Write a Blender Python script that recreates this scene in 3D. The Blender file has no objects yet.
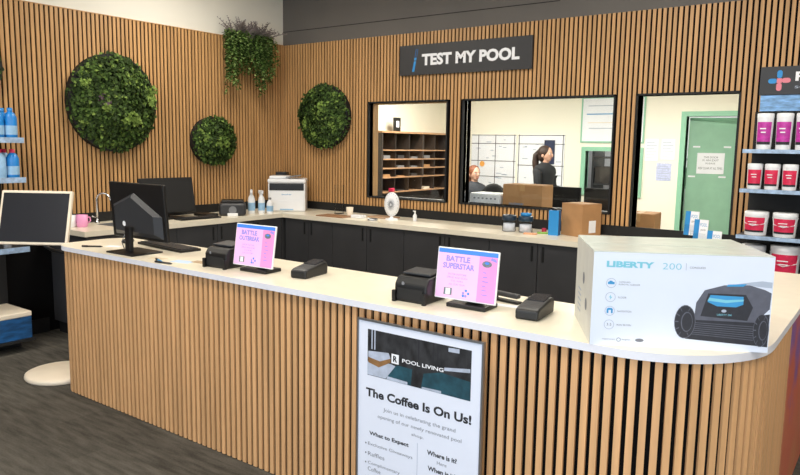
import bpy, bmesh, math, random
from mathutils import Matrix, Vector
random.seed(7)
C = bpy.context.scene.collection
SC = bpy.context.scene
PI = math.pi

# ------------------------------------------------------------------ camera
def lin(c):
    return tuple(((v / 255) / 12.92 if v / 255 <= .04045 else ((v / 255 + .055) / 1.055) ** 2.4) for v in c)

pit, rol, yaw = .131, .016, -.629
fw = Vector((math.sin(yaw) * math.cos(pit), math.cos(yaw) * math.cos(pit), -math.sin(pit)))
r0 = Vector((math.cos(yaw), -math.sin(yaw), 0)); u0 = r0.cross(fw)
rr = r0 * math.cos(rol) + u0 * math.sin(rol); uu = -r0 * math.sin(rol) + u0 * math.cos(rol)
cam_data = bpy.data.cameras.new('camera'); cam = bpy.data.objects.new('camera', cam_data); C.objects.link(cam)
cam_data.sensor_width = 36; cam_data.lens = 698 / 800 * 36; cam_data.clip_start = .05
M = Matrix((rr, uu, -fw)).transposed().to_4x4(); M.translation = Vector((5.821, -5.712, 1.614))
cam.matrix_world = M
SC.camera = cam

# ------------------------------------------------------------------ world, light, exposure
w = bpy.data.worlds.new('daylight'); SC.world = w; w.use_nodes = True
w.node_tree.nodes['Background'].inputs[0].default_value = (.78, .88, 1, 1)
w.node_tree.nodes['Background'].inputs[1].default_value = 1.0
SC.view_settings.view_transform = 'Standard'; SC.view_settings.look = 'None'
SC.view_settings.gamma = 1; SC.view_settings.exposure = 0.0; SC.view_settings.use_curve_mapping = False

def area(name, loc, rot, sx, sy, power, col):
    d = bpy.data.lights.new(name, 'AREA'); d.shape = 'RECTANGLE'; d.size = sx; d.size_y = sy; d.energy = power; d.color = col
    o = bpy.data.objects.new(name, d); C.objects.link(o); o.location = loc; o.rotation_euler = rot
    return o
CEIL = 3.3
# daylight through the shopfront behind the camera
area('shopfront_daylight', (6.0, -8.92, 1.5), (PI / 2, 0, 0), 4.8, 2.5, 175, (.72, .84, 1))
# ceiling panels: positions shared with the visible fittings
PANELS = [(1.3, -1.7), (4.0, -1.7), (6.9, -1.7), (1.3, -4.4), (4.0, -4.4), (6.9, -4.4), (2.6, -7.2), (6.0, -7.2)]
for px_, py_ in PANELS:
    area('ceiling_panel_light', (px_, py_, CEIL - .05), (0, 0, 0), 1.15, .55, 38, (1, .93, .82))
OFFICE_PANELS = [(.9, 2.2), (3.3, 2.2)]
for px_, py_ in OFFICE_PANELS:
    area('office_panel_light', (px_, py_, 2.64), (0, 0, 0), 1.15, .55, 92, (1, .97, .88))
area('storeroom_light', (3.0, 5.4, 2.6), (0, 0, 0), .9, .9, 90, (1, .98, .95))

# ------------------------------------------------------------------ materials
def mat(name, col, rough=.5, metal=0, var=.06, scale=8, coat=0, emit=None, spec=None, bump=0, stretch=(1, 1, 1)):
    m = bpy.data.materials.new(name); m.use_nodes = True; nt = m.node_tree; b = nt.nodes['Principled BSDF']
    c = lin(col)
    tc = nt.nodes.new('ShaderNodeTexCoord'); mp = nt.nodes.new('ShaderNodeMapping'); mp.inputs['Scale'].default_value = stretch
    nz = nt.nodes.new('ShaderNodeTexNoise'); nz.inputs['Scale'].default_value = scale; nz.inputs['Detail'].default_value = 3
    nt.links.new(tc.outputs['Object'], mp.inputs[0]); nt.links.new(mp.outputs[0], nz.inputs['Vector'])
    rp = nt.nodes.new('ShaderNodeValToRGB')
    rp.color_ramp.elements[0].position = .3; rp.color_ramp.elements[1].position = .7
    rp.color_ramp.elements[0].color = tuple(v * (1 - var) for v in c) + (1,)
    rp.color_ramp.elements[1].color = tuple(min(1, v * (1 + var)) for v in c) + (1,)
    nt.links.new(nz.outputs['Fac'], rp.inputs[0]); nt.links.new(rp.outputs[0], b.inputs['Base Color'])
    b.inputs['Roughness'].default_value = rough; b.inputs['Metallic'].default_value = metal
    if coat: b.inputs['Coat Weight'].default_value = coat
    if spec is not None: b.inputs['Specular IOR Level'].default_value = spec
    if emit:
        nt.links.new(rp.outputs[0], b.inputs['Emission Color']); b.inputs['Emission Strength'].default_value = emit
    if bump:
        bp = nt.nodes.new('ShaderNodeBump'); bp.inputs['Strength'].default_value = bump; bp.inputs['Distance'].default_value = .01
        nt.links.new(nz.outputs['Fac'], bp.inputs['Height']); nt.links.new(bp.outputs[0], b.inputs['Normal'])
    return m

WOOD = mat('oak slat', (192, 147, 96), .5, var=.2, scale=1, stretch=(23, 23, 1.2))
WOOD_FRONT = mat('oak slat counter', (216, 167, 117), .5, var=.14, scale=1, stretch=(23, 23, 1.2))
FELT = mat('black felt', (14, 13, 13), .95, spec=.1)
CREAM = mat('cream paint', (228, 224, 212), .7, var=.02, scale=2)
DARK_PAINT = mat('charcoal paint', (98, 93, 88), .75, var=.05, scale=2)
OFFICE_PAINT = mat('office cream paint', (246, 241, 224), .8, var=.015, scale=2)
STONE = mat('cream stone worktop', (238, 229, 208), .28, var=.03, scale=14)
EDGE = mat('worktop edge', (226, 226, 232), .35, var=.02)
CABINET = mat('charcoal laminate', (60, 60, 62), .38, var=.08, scale=5)
HANDLE = mat('black pull', (8, 8, 9), .5)
BLACK = mat('black plastic', (15, 15, 16), .42, var=.1)
BLACK_MATT = mat('matt black', (15, 15, 16), .7, var=.1)
DGREY = mat('dark grey plastic', (48, 49, 52), .45)
GREY = mat('grey plastic', (120, 122, 126), .45)
SILVER = mat('silver metal', (176, 178, 182), .28, metal=.9)
CHROME = mat('chrome', (205, 205, 208), .12, metal=1)
WHITE = mat('white plastic', (235, 236, 238), .35, var=.02)
PAPER = mat('white paper', (240, 241, 246), .7, var=.02)
IVORY = mat('ivory plastic', (236, 222, 200), .4, var=.03)
SCREEN = mat('switched off screen', (40, 41, 46), .22, var=.02)
CARD = mat('brown cardboard', (176, 132, 88), .85, var=.07, scale=10)
CARD_TAPE = mat('parcel tape', (190, 148, 98), .35, var=.03)
MINT = mat('mint green paint', (146, 200, 170), .5, var=.03)
MINT_DOOR = mat('green door paint', (148, 192, 165), .5, var=.04)
BLUE = mat('bright blue card', (40, 138, 205), .5, var=.04)
BLUE_D = mat('deep blue card', (20, 92, 150), .5, var=.04)
BLUE_B = mat('blue bottle plastic', (28, 128, 205), .3, var=.1)
LBLUE = mat('pale blue label', (150, 190, 222), .4, var=.08, scale=30)
PSTRIP = mat('blue price strip', (160, 184, 212), .4, var=.25, scale=30)
RED = mat('crimson label', (222, 40, 82), .45, var=.15, scale=40)
REDCAP = mat('red cap', (214, 36, 80), .4)
PURPLE = mat('magenta label', (190, 52, 158), .45, var=.2, scale=50)
PINK = mat('screen pale pink', (244, 184, 226), .3, var=.02, emit=.12)
PINK_D = mat('screen deep pink', (236, 146, 202), .3, var=.02, emit=.12)
SBLUE = mat('screen blue', (72, 134, 226), .3, var=.02, emit=.12)
SVIOLET = mat('screen violet lettering', (150, 142, 222), .3, var=.02, emit=.1)
SGREY = mat('screen grey picture', (110, 122, 130), .3, var=.3, scale=90, emit=.08)
MUGPINK = mat('pink glaze', (238, 160, 205), .3)
INK = mat('black ink', (38, 38, 42), .6)
INK_GREY = mat('grey ink', (118, 120, 128), .6)
INK_LIGHT = mat('pale ink', (168, 178, 196), .6)
INK_CYAN = mat('cyan ink', (124, 196, 214), .6)
INK_BLUE = mat('blue ink', (60, 150, 205), .6)
WHITE_INK = mat('white ink', (238, 238, 240), .5, var=.01)
POSTER_WHITE = mat('poster paper', (226, 230, 242), .5, var=.01)
POSTER_DARK = mat('poster dark trees', (42, 42, 44), .5, var=.7, scale=22, stretch=(1.4, 1, .8))
POSTER_TEAL = mat('poster pool water', (32, 72, 84), .5, var=.35, scale=28)
POSTER_STONE = mat('poster pale paving', (176, 184, 200), .5, var=.15, scale=30)
POSTER_WOOD = mat('poster timber', (140, 102, 62), .5, var=.2, scale=30)
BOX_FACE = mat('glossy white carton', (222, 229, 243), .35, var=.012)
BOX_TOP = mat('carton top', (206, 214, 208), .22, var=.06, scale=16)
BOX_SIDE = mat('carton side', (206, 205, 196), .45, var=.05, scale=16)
ROBOT_BLACK = mat('print robot black', (46, 47, 54), .5, var=.12, scale=60)
ROBOT_GREY = mat('print robot grey', (92, 94, 106), .5, var=.12, scale=40)
ROBOT_LIGHT = mat('print robot silver', (176, 186, 202), .5, var=.08)
SIGN = mat('sign black', (46, 46, 48), .5, var=.03)
CARPET = None
SKIN = mat('skin', (214, 166, 142), .55, var=.05)
HAIR = mat('dark brown hair', (52, 34, 26), .6, var=.25, scale=60)
HAIR2 = mat('auburn hair', (126, 72, 46), .6, var=.2, scale=60)
CLOTH = mat('black jacket cloth', (34, 35, 38), .85, var=.1)
CLOTH2 = mat('charcoal top cloth', (58, 60, 66), .85, var=.1)
TROUSER = mat('navy trousers', (36, 40, 52), .85)
SHOE = mat('black shoe', (20, 20, 20), .5)
LEAFS = [mat('leaf deep green', (44, 62, 24), .7, var=.35, scale=14, spec=.25), mat('leaf mid green', (70, 94, 40), .7, var=.3, scale=14, spec=.25),
         mat('leaf light green', (118, 142, 66), .7, var=.25, scale=14, spec=.25), mat('leaf purple', (96, 78, 88), .6, var=.2, spec=.25)]
GRASSY = mat('dusky frond', (124, 114, 112), .7, var=.25, scale=10)
RUG = mat('office vinyl', (150, 146, 138), .6)
STORE = mat('storeroom paint', (190, 190, 196), .8)
CEILW = mat('ceiling white', (235, 235, 232), .8, var=.01)
BRASSWOOD = mat('pale wood shelf', (186, 142, 104), .5, var=.1, stretch=(8, 1, 1))
PIGEON = mat('dark walnut board', (52, 44, 40), .6, var=.1)
BANNER = mat('blue water picture', (120, 165, 212), .4, var=.45, scale=14, stretch=(1, 1, 4))

def emat(name, col, s):
    m = bpy.data.materials.new(name); m.use_nodes = True; nt = m.node_tree
    b = nt.nodes['Principled BSDF']; b.inputs['Base Color'].default_value = (1, 1, 1, 1)
    b.inputs['Emission Color'].default_value = lin(col) + (1,); b.inputs['Emission Strength'].default_value = s
    return m
DIFFUSER = emat('lit diffuser', (255, 246, 230), 2.0)

def glassmat(name, tint=(1, 1, 1), ior=1.35):
    m = bpy.data.materials.new(name); m.use_nodes = True; nt = m.node_tree
    for n in list(nt.nodes):
        if n.type != 'OUTPUT_MATERIAL': nt.nodes.remove(n)
    out = [n for n in nt.nodes if n.type == 'OUTPUT_MATERIAL'][0]
    t = nt.nodes.new('ShaderNodeBsdfTransparent'); t.inputs[0].default_value = tint + (1,)
    g = nt.nodes.new('ShaderNodeBsdfGlossy'); g.inputs['Roughness'].default_value = .03
    f = nt.nodes.new('ShaderNodeFresnel'); f.inputs[0].default_value = ior
    x = nt.nodes.new('ShaderNodeMixShader')
    nt.links.new(f.outputs[0], x.inputs[0]); nt.links.new(t.outputs[0], x.inputs[1]); nt.links.new(g.outputs[0], x.inputs[2])
    nt.links.new(x.outputs[0], out.inputs[0])
    return m
GLASS = glassmat('window glass', (.97, .98, .975))
CLEAR = glassmat('clear plastic', (.95, .96, .965), 1.12)

def carpet():
    m = bpy.data.materials.new('dark plank carpet'); m.use_nodes = True; nt = m.node_tree; b = nt.nodes['Principled BSDF']
    tc = nt.nodes.new('ShaderNodeTexCoord')
    def noise(sc, stretch, det=4):
        mp = nt.nodes.new('ShaderNodeMapping'); mp.inputs['Scale'].default_value = stretch
        mp.inputs['Rotation'].default_value = (0, 0, .0)
        n = nt.nodes.new('ShaderNodeTexNoise'); n.inputs['Scale'].default_value = sc; n.inputs['Detail'].default_value = det
        nt.links.new(tc.outputs['Object'], mp.inputs[0]); nt.links.new(mp.outputs[0], n.inputs[0]); return n
    a = noise(5, (1, 6, 1)); c = noise(110, (1, 1, 1), 2)
    br = nt.nodes.new('ShaderNodeTexBrick'); br.inputs['Scale'].default_value = 1
    br.inputs['Brick Width'].default_value = 1.0; br.inputs['Row Height'].default_value = .25; br.inputs['Mortar Size'].default_value = .0
    br.inputs['Color1'].default_value = (.25, .25, .25, 1); br.inputs['Color2'].default_value = (.75, .75, .75, 1)
    nt.links.new(tc.outputs['Object'], br.inputs[0])
    m1 = nt.nodes.new('ShaderNodeMath'); m1.operation = 'MULTIPLY_ADD'; m1.inputs[1].default_value = .62
    nt.links.new(a.outputs['Fac'], m1.inputs[0])
    m0 = nt.nodes.new('ShaderNodeMath'); m0.operation = 'MULTIPLY'; m0.inputs[1].default_value = .16
    nt.links.new(br.outputs['Color'], m0.inputs[0]); nt.links.new(m0.outputs[0], m1.inputs[2])
    m2 = nt.nodes.new('ShaderNodeMath'); m2.operation = 'MULTIPLY_ADD'; m2.inputs[1].default_value = .26
    nt.links.new(c.outputs['Fac'], m2.inputs[0]); nt.links.new(m1.outputs[0], m2.inputs[2])
    rp = nt.nodes.new('ShaderNodeValToRGB'); rp.color_ramp.elements[0].position = .33; rp.color_ramp.elements[1].position = .75
    rp.color_ramp.elements[0].color = lin((60, 57, 52)) + (1,); rp.color_ramp.elements[1].color = lin((104, 100, 92)) + (1,)
    nt.links.new(m2.outputs[0], rp.inputs[0]); nt.links.new(rp.outputs[0], b.inputs['Base Color'])
    b.inputs['Roughness'].default_value = .95; b.inputs['Specular IOR Level'].default_value = .1
    bp = nt.nodes.new('ShaderNodeBump'); bp.inputs['Strength'].default_value = .5; bp.inputs['Distance'].default_value = .004
    nt.links.new(c.outputs['Fac'], bp.inputs['Height']); nt.links.new(bp.outputs[0], b.inputs['Normal'])
    return m
CARPET = carpet()

# ------------------------------------------------------------------ mesh helpers
class B:
    """collects geometry; build() links it as ONE mesh object"""
    def __init__(s): s.v = []; s.f = []; s.m = []; s.sm = []; s.mats = []; s.T = Matrix.Identity(4)
    def mi(s, m):
        if m not in s.mats: s.mats.append(m)
        return s.mats.index(m)
    def add(s, vs, fs, m, smooth=False):
        k = len(s.v); s.v += [tuple(s.T @ Vector(p)) for p in vs]; i = s.mi(m)
        for f in fs: s.f.append(tuple(k + q for q in f)); s.m.append(i); s.sm.append(smooth)
        return s
    def bm(s, bm, m, smooth=False):
        bm.verts.index_update()
        s.add([v.co[:] for v in bm.verts], [[v.index for v in f.verts] for f in bm.faces], m, smooth); bm.free(); return s
    def box(s, x0, x1, y0, y1, z0, z1, m, bev=0, seg=2):
        vs = [(x, y, z) for x in (x0, x1) for y in (y0, y1) for z in (z0, z1)]
        fs = [(0, 1, 3, 2), (4, 6, 7, 5), (0, 4, 5, 1), (2, 3, 7, 6), (0, 2, 6, 4), (1, 5, 7, 3)]
        if not bev: return s.add(vs, fs, m)
        bm = bmesh.new(); vv = [bm.verts.new(p) for p in vs]
        for f in fs: bm.faces.new([vv[i] for i in f])
        bmesh.ops.bevel(bm, geom=bm.edges[:], offset=bev, segments=seg, affect='EDGES', profile=.5)
        return s.bm(bm, m)
    def prism(s, poly, z0, z1, m, side=None, bev=0):
        n = len(poly)
        vs = [(x, y, z0) for x, y in poly] + [(x, y, z1) for x, y in poly]
        s.add(vs, [tuple(range(n))[::-1], tuple(range(n, 2 * n))], m)
        s.add(vs, [(i, (i + 1) % n, n + (i + 1) % n, n + i) for i in range(n)], side or m)
        return s
    def lathe(s, prof, m, n=20, c=(0, 0, 0), smooth=True, axis='z'):
        vs = []; fs = []
        for r, z in prof:
            for i in range(n):
                a = 2 * PI * i / n
                p = (r * math.cos(a), r * math.sin(a), z)
                if axis == 'y': p = (p[0], p[2], p[1])
                if axis == 'x': p = (p[2], p[0], p[1])
                vs.append((p[0] + c[0], p[1] + c[1], p[2] + c[2]))
        for j in range(len(prof) - 1):
            for i in range(n): fs.append((j * n + i, j * n + (i + 1) % n, (j + 1) * n + (i + 1) % n, (j + 1) * n + i))
        s.add(vs, fs, m, smooth)
        k = (len(prof) - 1) * n
        if prof[0][0] > 0: s.add([vs[i] for i in range(n)], [tuple(range(n))[::-1]], m)
        if prof[-1][0] > 0: s.add([vs[k + i] for i in range(n)], [tuple(range(n))], m)
        return s
    def tube(s, pts, r, m, n=8):
        pts = [Vector(p) for p in pts]; rs = r if isinstance(r, (list, tuple)) else [r] * len(pts)
        vs = []; fs = []; prev = None
        for i, p in enumerate(pts):
            t = (pts[min(i + 1, len(pts) - 1)] - pts[max(i - 1, 0)]).normalized()
            a = prev if prev is not None else (Vector((0, 0, 1)) if abs(t.z) < .9 else Vector((1, 0, 0)))
            x = a - t * a.dot(t); x.normalize(); y = t.cross(x); prev = x
            for k in range(n):
                q = 2 * PI * k / n; vs.append(tuple(p + (x * math.cos(q) + y * math.sin(q)) * rs[i]))
        for j in range(len(pts) - 1):
            for k in range(n): fs.append((j * n + k, j * n + (k + 1) % n, (j + 1) * n + (k + 1) % n, (j + 1) * n + k))
        fs.append(tuple(range(n))[::-1]); fs.append(tuple((len(pts) - 1) * n + k for k in range(n)))
        return s.add(vs, fs, m, True)
    def ell(s, c, rx, ry, rz, m, n=14, k=9):
        bm = bmesh.new(); bmesh.ops.create_uvsphere(bm, u_segments=n, v_segments=k, radius=1)
        for v in bm.verts: v.co = Vector((v.co.x * rx + c[0], v.co.y * ry + c[1], v.co.z * rz + c[2]))
        return s.bm(bm, m, True)
    def poly(s, pts, m): return s.add(pts, [tuple(range(len(pts)))], m)
    def build(s, name, parent=None, loc=None, rot=None, label=None):
        me = bpy.data.meshes.new(name); me.from_pydata(s.v, [], s.f)
        for m in s.mats: me.materials.append(m)
        me.polygons.foreach_set('material_index', s.m); me.polygons.foreach_set('use_smooth', s.sm)
        bm = bmesh.new(); bm.from_mesh(me); bmesh.ops.recalc_face_normals(bm, faces=bm.faces[:]) if len(bm.faces) < 60000 and not getattr(s, 'keep', False) else None
        bm.to_mesh(me); bm.free(); me.update()
        o = bpy.data.objects.new(name, me); C.objects.link(o)
        if parent: o.parent = parent
        if loc: o.location = loc
        if rot: o.rotation_euler = rot
        if label: o['label'] = label
        return o

def thing(name, label, cat, loc=(0, 0, 0), rot=(0, 0, 0), group=None):
    o = bpy.data.objects.new(name, None); C.objects.link(o); o.empty_display_size = .1
    o.location = loc; o.rotation_euler = rot if not isinstance(rot, (int, float)) else (0, 0, rot)
    o['label'] = label; o['category'] = cat
    if group: o['group'] = group
    return o
def tag(o, label, cat, group=None):
    o['label'] = label; o['category'] = cat
    if group: o['group'] = group
    return o
def struct(o): o['kind'] = 'structure'; return o
def copy_tree(o, parent=None):
    c = o.copy(); C.objects.link(c)
    if parent: c.parent = parent
    for ch in list(o.children): copy_tree(ch, c)
    return c

# lettering: a font curve turned into flat mesh, scaled to a wanted width and height
_tc = {}
def glyphs(sx, bold=0.0):
    key = (sx, bold)
    if key in _tc: return _tc[key]
    cu = bpy.data.curves.new('lettering', 'FONT'); cu.body = sx; cu.offset = bold; cu.resolution_u = 3
    ob = bpy.data.objects.new('lettering', cu); C.objects.link(ob)
    bpy.context.view_layer.update()
    me = bpy.data.meshes.new_from_object(ob.evaluated_get(bpy.context.evaluated_depsgraph_get()))
    vs = [v.co[:2] for v in me.vertices]; fs = [tuple(p.vertices) for p in me.polygons]
    bpy.data.objects.remove(ob); bpy.data.curves.remove(cu); bpy.data.meshes.remove(me)
    x0 = min(v[0] for v in vs); x1 = max(v[0] for v in vs); y0 = min(v[1] for v in vs); y1 = max(v[1] for v in vs)
    _tc[key] = ([((v[0] - x0) / (x1 - x0), (v[1] - y0) / (y1 - y0)) for v in vs], fs); return _tc[key]
def write(b, sx, x0, x1, z0, z1, m, y=0, bold=.0, slant=0):
    """lettering on the local xz plane facing -y"""
    vs, fs = glyphs(sx, bold)
    b.add([(x0 + (x1 - x0) * a + slant * (z0 + (z1 - z0) * c - z0), y, z0 + (z1 - z0) * c) for a, c in vs], fs, m)
    b.keep = True
    return b
def flat(b, pts, m, y=0): b.keep = True; return b.add([(x, y, z) for x, z in pts], [tuple(range(len(pts)))], m)
def disc(b, cx, cz, r, m, y=0, n=18, rz=None):
    return flat(b, [(cx + r * math.cos(2 * PI * i / n), cz + (rz or r) * math.sin(2 * PI * i / n)) for i in range(n)], m, y)
def ring(b, cx, cz, r, t, m, y=0, n=22):
    vs = []; b.keep = True
    for i in range(n):
        a = 2 * PI * i / n; vs += [(cx + r * math.cos(a), y, cz + r * math.sin(a)), (cx + (r - t) * math.cos(a), y, cz + (r - t) * math.sin(a))]
    return b.add(vs, [(2 * i, 2 * i + 1, (2 * i + 3) % (2 * n), (2 * i + 2) % (2 * n)) for i in range(n)], m)

# ------------------------------------------------------------------ structure
XR, YF = 9.2, -9.0
struct(B().box(-.12, XR, YF, 4.3, -.1, 0, CARPET).build('floor'))
struct(B().box(-.6, XR, 4.3, 7.0, -.1, 0, RUG).box(-.62, -.12, .12, 4.3, -.1, 0, RUG).build('floor_storeroom'))
struct(B().box(-.12, XR, YF, .12, CEIL, CEIL + .1, CEILW).build('ceiling'))
struct(B().box(-.62, XR, .12, 7.0, 2.7, 2.8, CEILW).build('ceiling_office'))

PITCH, SW, SD = .04, .0245, .011
OPEN = [(1.26, 2.20, 1.085, 2.04), (2.39, 3.81, 1.085, 2.04), (4.005, 4.745, .90, 2.04)]
H = 2.7
def slat_segments(x):
    segs = [(.985, H)]
    for a, b_, z0, z1 in OPEN:
        if a - .012 < x + SW and x < b_ + .012:
            segs = [(s0, z0 - .012) for s0, s1 in segs if z0 - .012 > s0 + .01] + [(z1 + .012, H)]
    return segs
# back wall: stud wall with three openings (board + dark paint above), its oak slats on the front
b = B()
xs = [-.12] + [v for o in OPEN for v in o[:2]] + [XR]
for i in range(0, len(xs), 2): b.box(xs[i], xs[i + 1], 0.0, .12, 0, CEIL, FELT)
for a, b_, z0, z1 in OPEN:
    b.box(a, b_, 0, .12, 0, z0, FELT); b.box(a, b_, 0, .12, z1, CEIL, FELT)
b.box(0, XR, -.004, 0, H, CEIL, DARK_PAINT); b.box(0.0, 3.3, -.006, -.004, 2.845, 2.85, FELT)
b.box(-.12, 1.26, .12, .125, 0, 2.7, OFFICE_PAINT); b.box(3.81, 4.005, .12, .125, 0, 2.7, OFFICE_PAINT); b.box(4.745, XR, .12, .125, 0, 2.7, OFFICE_PAINT)
x = .0
while x < XR - .05:
    for z0, z1 in slat_segments(x): b.box(x, x + SW, -SD, 0, z0, z1, WOOD)
    x += PITCH
struct(b.build('wall_back'))
# left wall
b = B(); b.box(-.12, 0, YF, 0, 0, CEIL, FELT); b.box(0, .004, YF, 0, H + .005, CEIL, CREAM); b.box(0, .016, YF, 0, H, H + .006, WOOD)
y = -.02
while y > -6.5:
    b.box(0, SD, y - SW, y, .985 if y > -9 else .12, H, WOOD); y -= PITCH
struct(b.build('wall_left'))
struct(B().box(XR, XR + .1, YF, .0, 0, CEIL, CREAM).build('wall_right'))
b = B(); b.box(-.12, XR, YF - .1, YF, 0, .35, CREAM).box(-.12, XR, YF - .1, YF, 2.75, CEIL, CREAM).box(-.12, .7, YF - .1, YF, .35, 2.75, CREAM).box(8.5, XR, YF - .1, YF, .35, 2.75, CREAM)
struct(b.build('wall_front'))
struct(B().box(.7, 8.5, YF - .05, YF - .04, .35, 2.75, GLASS).build('window_4'))
# office shell
struct(B().box(-.62, -.5, .12, 4.3, 0, 2.7, OFFICE_PAINT).build('wall_office_left'))
struct(B().box(5.3, 5.4, .125, 4.2, 0, 2.7, OFFICE_PAINT).build('wall_office_right'))
DX0, DX1 = 3.33, 4.13; GX0, GX1, GZ0, GZ1 = 1.95, 2.72, 1.0, 1.58
b = B()
b.box(-.5, GX0, 4.2, 4.3, 0, 2.7, OFFICE_PAINT).box(GX1, DX0, 4.2, 4.3, 0, 2.7, OFFICE_PAINT).box(DX1, 5.3, 4.2, 4.3, 0, 2.7, OFFICE_PAINT)
b.box(GX0, GX1, 4.2, 4.3, 0, GZ0, OFFICE_PAINT).box(GX0, GX1, 4.2, 4.3, GZ1, 2.7, OFFICE_PAINT).box(DX0, DX1, 4.2, 4.3, 2.06, 2.7, OFFICE_PAINT)
struct(b.build('wall_office_back'))
b = B(); b.box(.8, .9, 4.3, 7, 0, 2.7, STORE).box(5.3, 5.4, 4.3, 7, 0, 2.7, STORE).box(.9, 5.3, 6.9, 7, 0, 2.7, STORE)
struct(b.build('wall_storeroom'))
# openings: black metal linings with glass
for k, (a, c, z0, z1) in enumerate(OPEN):
    f = B(); t = .014
    y0, y1 = -.022, (.05 if k == 0 else .12)
    f.box(a - t, a, y0, y1, z0 - (t if k < 2 else 0), z1 + t, BLACK_MATT).box(c, c + t, y0, y1, z0 - (t if k < 2 else 0), z1 + t, BLACK_MATT)
    f.box(a - t, c + t, y0, y1, z1, z1 + t, BLACK_MATT)
    if k < 2: f.box(a, c, y0, y1, z0 - t, z0, BLACK_MATT)
    o = struct(f.build('window_%d' % (k + 1)))
    if k == 0:
      l = B(); l.box(a, a + .01, .05, .125, z0, z1, WOOD).box(c - .01, c, .05, .125, z0, z1, WOOD).box(a, c, .05, .125, z1 - .01, z1, WOOD)
      l.build('window_lining', o)
    if k < 2: B().box(a + .002, c - .002, .044, .05, z0 + .002, z1 - .002, GLASS).build('glass_pane', o)
# black splashback strip under the slats
struct(B().box(.0, 4.86, -.02, 0, .9, .985, BLACK_MATT).build('trim_1'))
struct(B().box(.0, .02, -2.76, -.02, .9, .985, BLACK_MATT).build('trim_2'))
struct(B().box(0, .02, -6.5, -2.78, 0, .12, BLACK_MATT).build('baseboard_left'))
# green door frame and ajar door in the office rear wall
f = B(); t = .065
f.box(DX0 - t, DX0, 4.17, 4.32, 0, 2.06 + t, MINT).box(DX1, DX1 + t, 4.17, 4.32, 0, 2.06 + t, MINT).box(DX0, DX1, 4.17, 4.32, 2.06, 2.06 + t, MINT)
struct(f.build('trim_3'))
d = B().box(0, .78, 0, .04, .01, 2.05, MINT_DOOR).build('door_1', loc=(DX0 + .01, 4.325, 0), rot=(0, 0, math.radians(16)))
struct(d)
B().tube([(.72, -.005, 1.0), (.72, -.05, 1.0), (.62, -.05, 1.0)], .009, SILVER).build('door_handle', d)
pl = B().box(.12, .46, -.004, 0, 1.30, 1.58, PAPER); pl.keep = True
ps = tag(pl.build('notice', loc=d.location[:], rot=d.rotation_euler[:]), 'white paper notice taped to the ajar green office door', 'notice')
wr = B(); write(wr, 'THIS DOOR', .20, .38, 1.51, 1.535, INK_GREY, -.005); write(wr, 'IS AN EXIT', .19, .39, 1.47, 1.495, INK_GREY, -.005)
write(wr, 'PLEASE', .23, .35, 1.43, 1.45, INK_GREY, -.005); write(wr, 'KEEP CLEAR AT ALL TIMES', .14, .44, 1.36, 1.39, INK_GREY, -.005)
wr.build('lettering', ps)
for xx, zz in ((.06, 1.65), (.44, 1.65), (.02, 1.25), (.40, 1.25)): B().box(xx, xx + .09, -.0025, 0, zz, zz + .022, PAPER).build('tape_strip', ps)
# green framed internal window
f = B(); t = .06
for a in ((GX0 - t, GX0, GZ0 - t, GZ1 + t), (GX1, GX1 + t, GZ0 - t, GZ1 + t), (GX0, GX1, GZ1, GZ1 + t), (GX0, GX1, GZ0 - t, GZ0)): f.box(a[0], a[1], 4.17, 4.31, a[2], a[3], MINT)
o = struct(f.build('window_5')); B().box(GX0, GX1, 4.24, 4.246, GZ0, GZ1, GLASS).build('glass_pane', o)

# ceiling fittings
for i, (px_, py_) in enumerate(PANELS):
    t = thing('ceiling_light', 'white rectangular ceiling light panel in the shop ceiling', 'ceiling light', (px_, py_, CEIL), group='shop ceiling light panels')
    B().box(-.62, .62, -.32, .32, -.03, -.001, WHITE).build('frame', t); B().box(-.58, .58, -.28, .28, -.035, -.0305, DIFFUSER).build('diffuser', t)
for i, (px_, py_) in enumerate(OFFICE_PANELS):
    t = thing('ceiling_light', 'white ceiling light panel in the office ceiling', 'ceiling light', (px_, py_, 2.7), group='office ceiling light panels')
    B().box(-.62, .62, -.32, .32, -.03, -.001, WHITE).build('frame', t); B().box(-.58, .58, -.28, .28, -.035, -.0305, DIFFUSER).build('diffuser', t)

# ------------------------------------------------------------------ reception counter (island)
def arc(cx, cy, r, a0, a1, n):
    return [(cx + r * math.cos(math.radians(a0 + (a1 - a0) * i / n)), cy + r * math.sin(math.radians(a0 + (a1 - a0) * i / n))) for i in range(n + 1)]
def outline(e):
    """counter plan grown by e; goes clockwise from staff side left round the front to the right return"""
    p = []
    p += arc(1.66, -3.13, .22 + e, 90, 180, 8)
    p += arc(1.59, -3.31, .15 + e, 180, 270, 8)
    p += arc(5.05, -3.02, .44 + e, 270, 360, 14)
    p += [(5.49 + e, -1.40 + e), (4.88 - e, -1.40 + e), (4.88 - e, -2.91 + e)]
    return p
counter = thing('reception_counter', 'long oak slatted service counter with rounded ends and cream stone top', 'counter', (3.2, -3.2, 0))
def off(b): b.T = Matrix.Translation((-3.2, 3.2, 0)); return b
off(B()).prism(outline(-.029), 0.0, .927, FELT).build('body', counter)
bb = off(B())
bb.prism(outline(.0), .927, .955, STONE, EDGE)
bb.build('worktop', counter)
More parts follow.
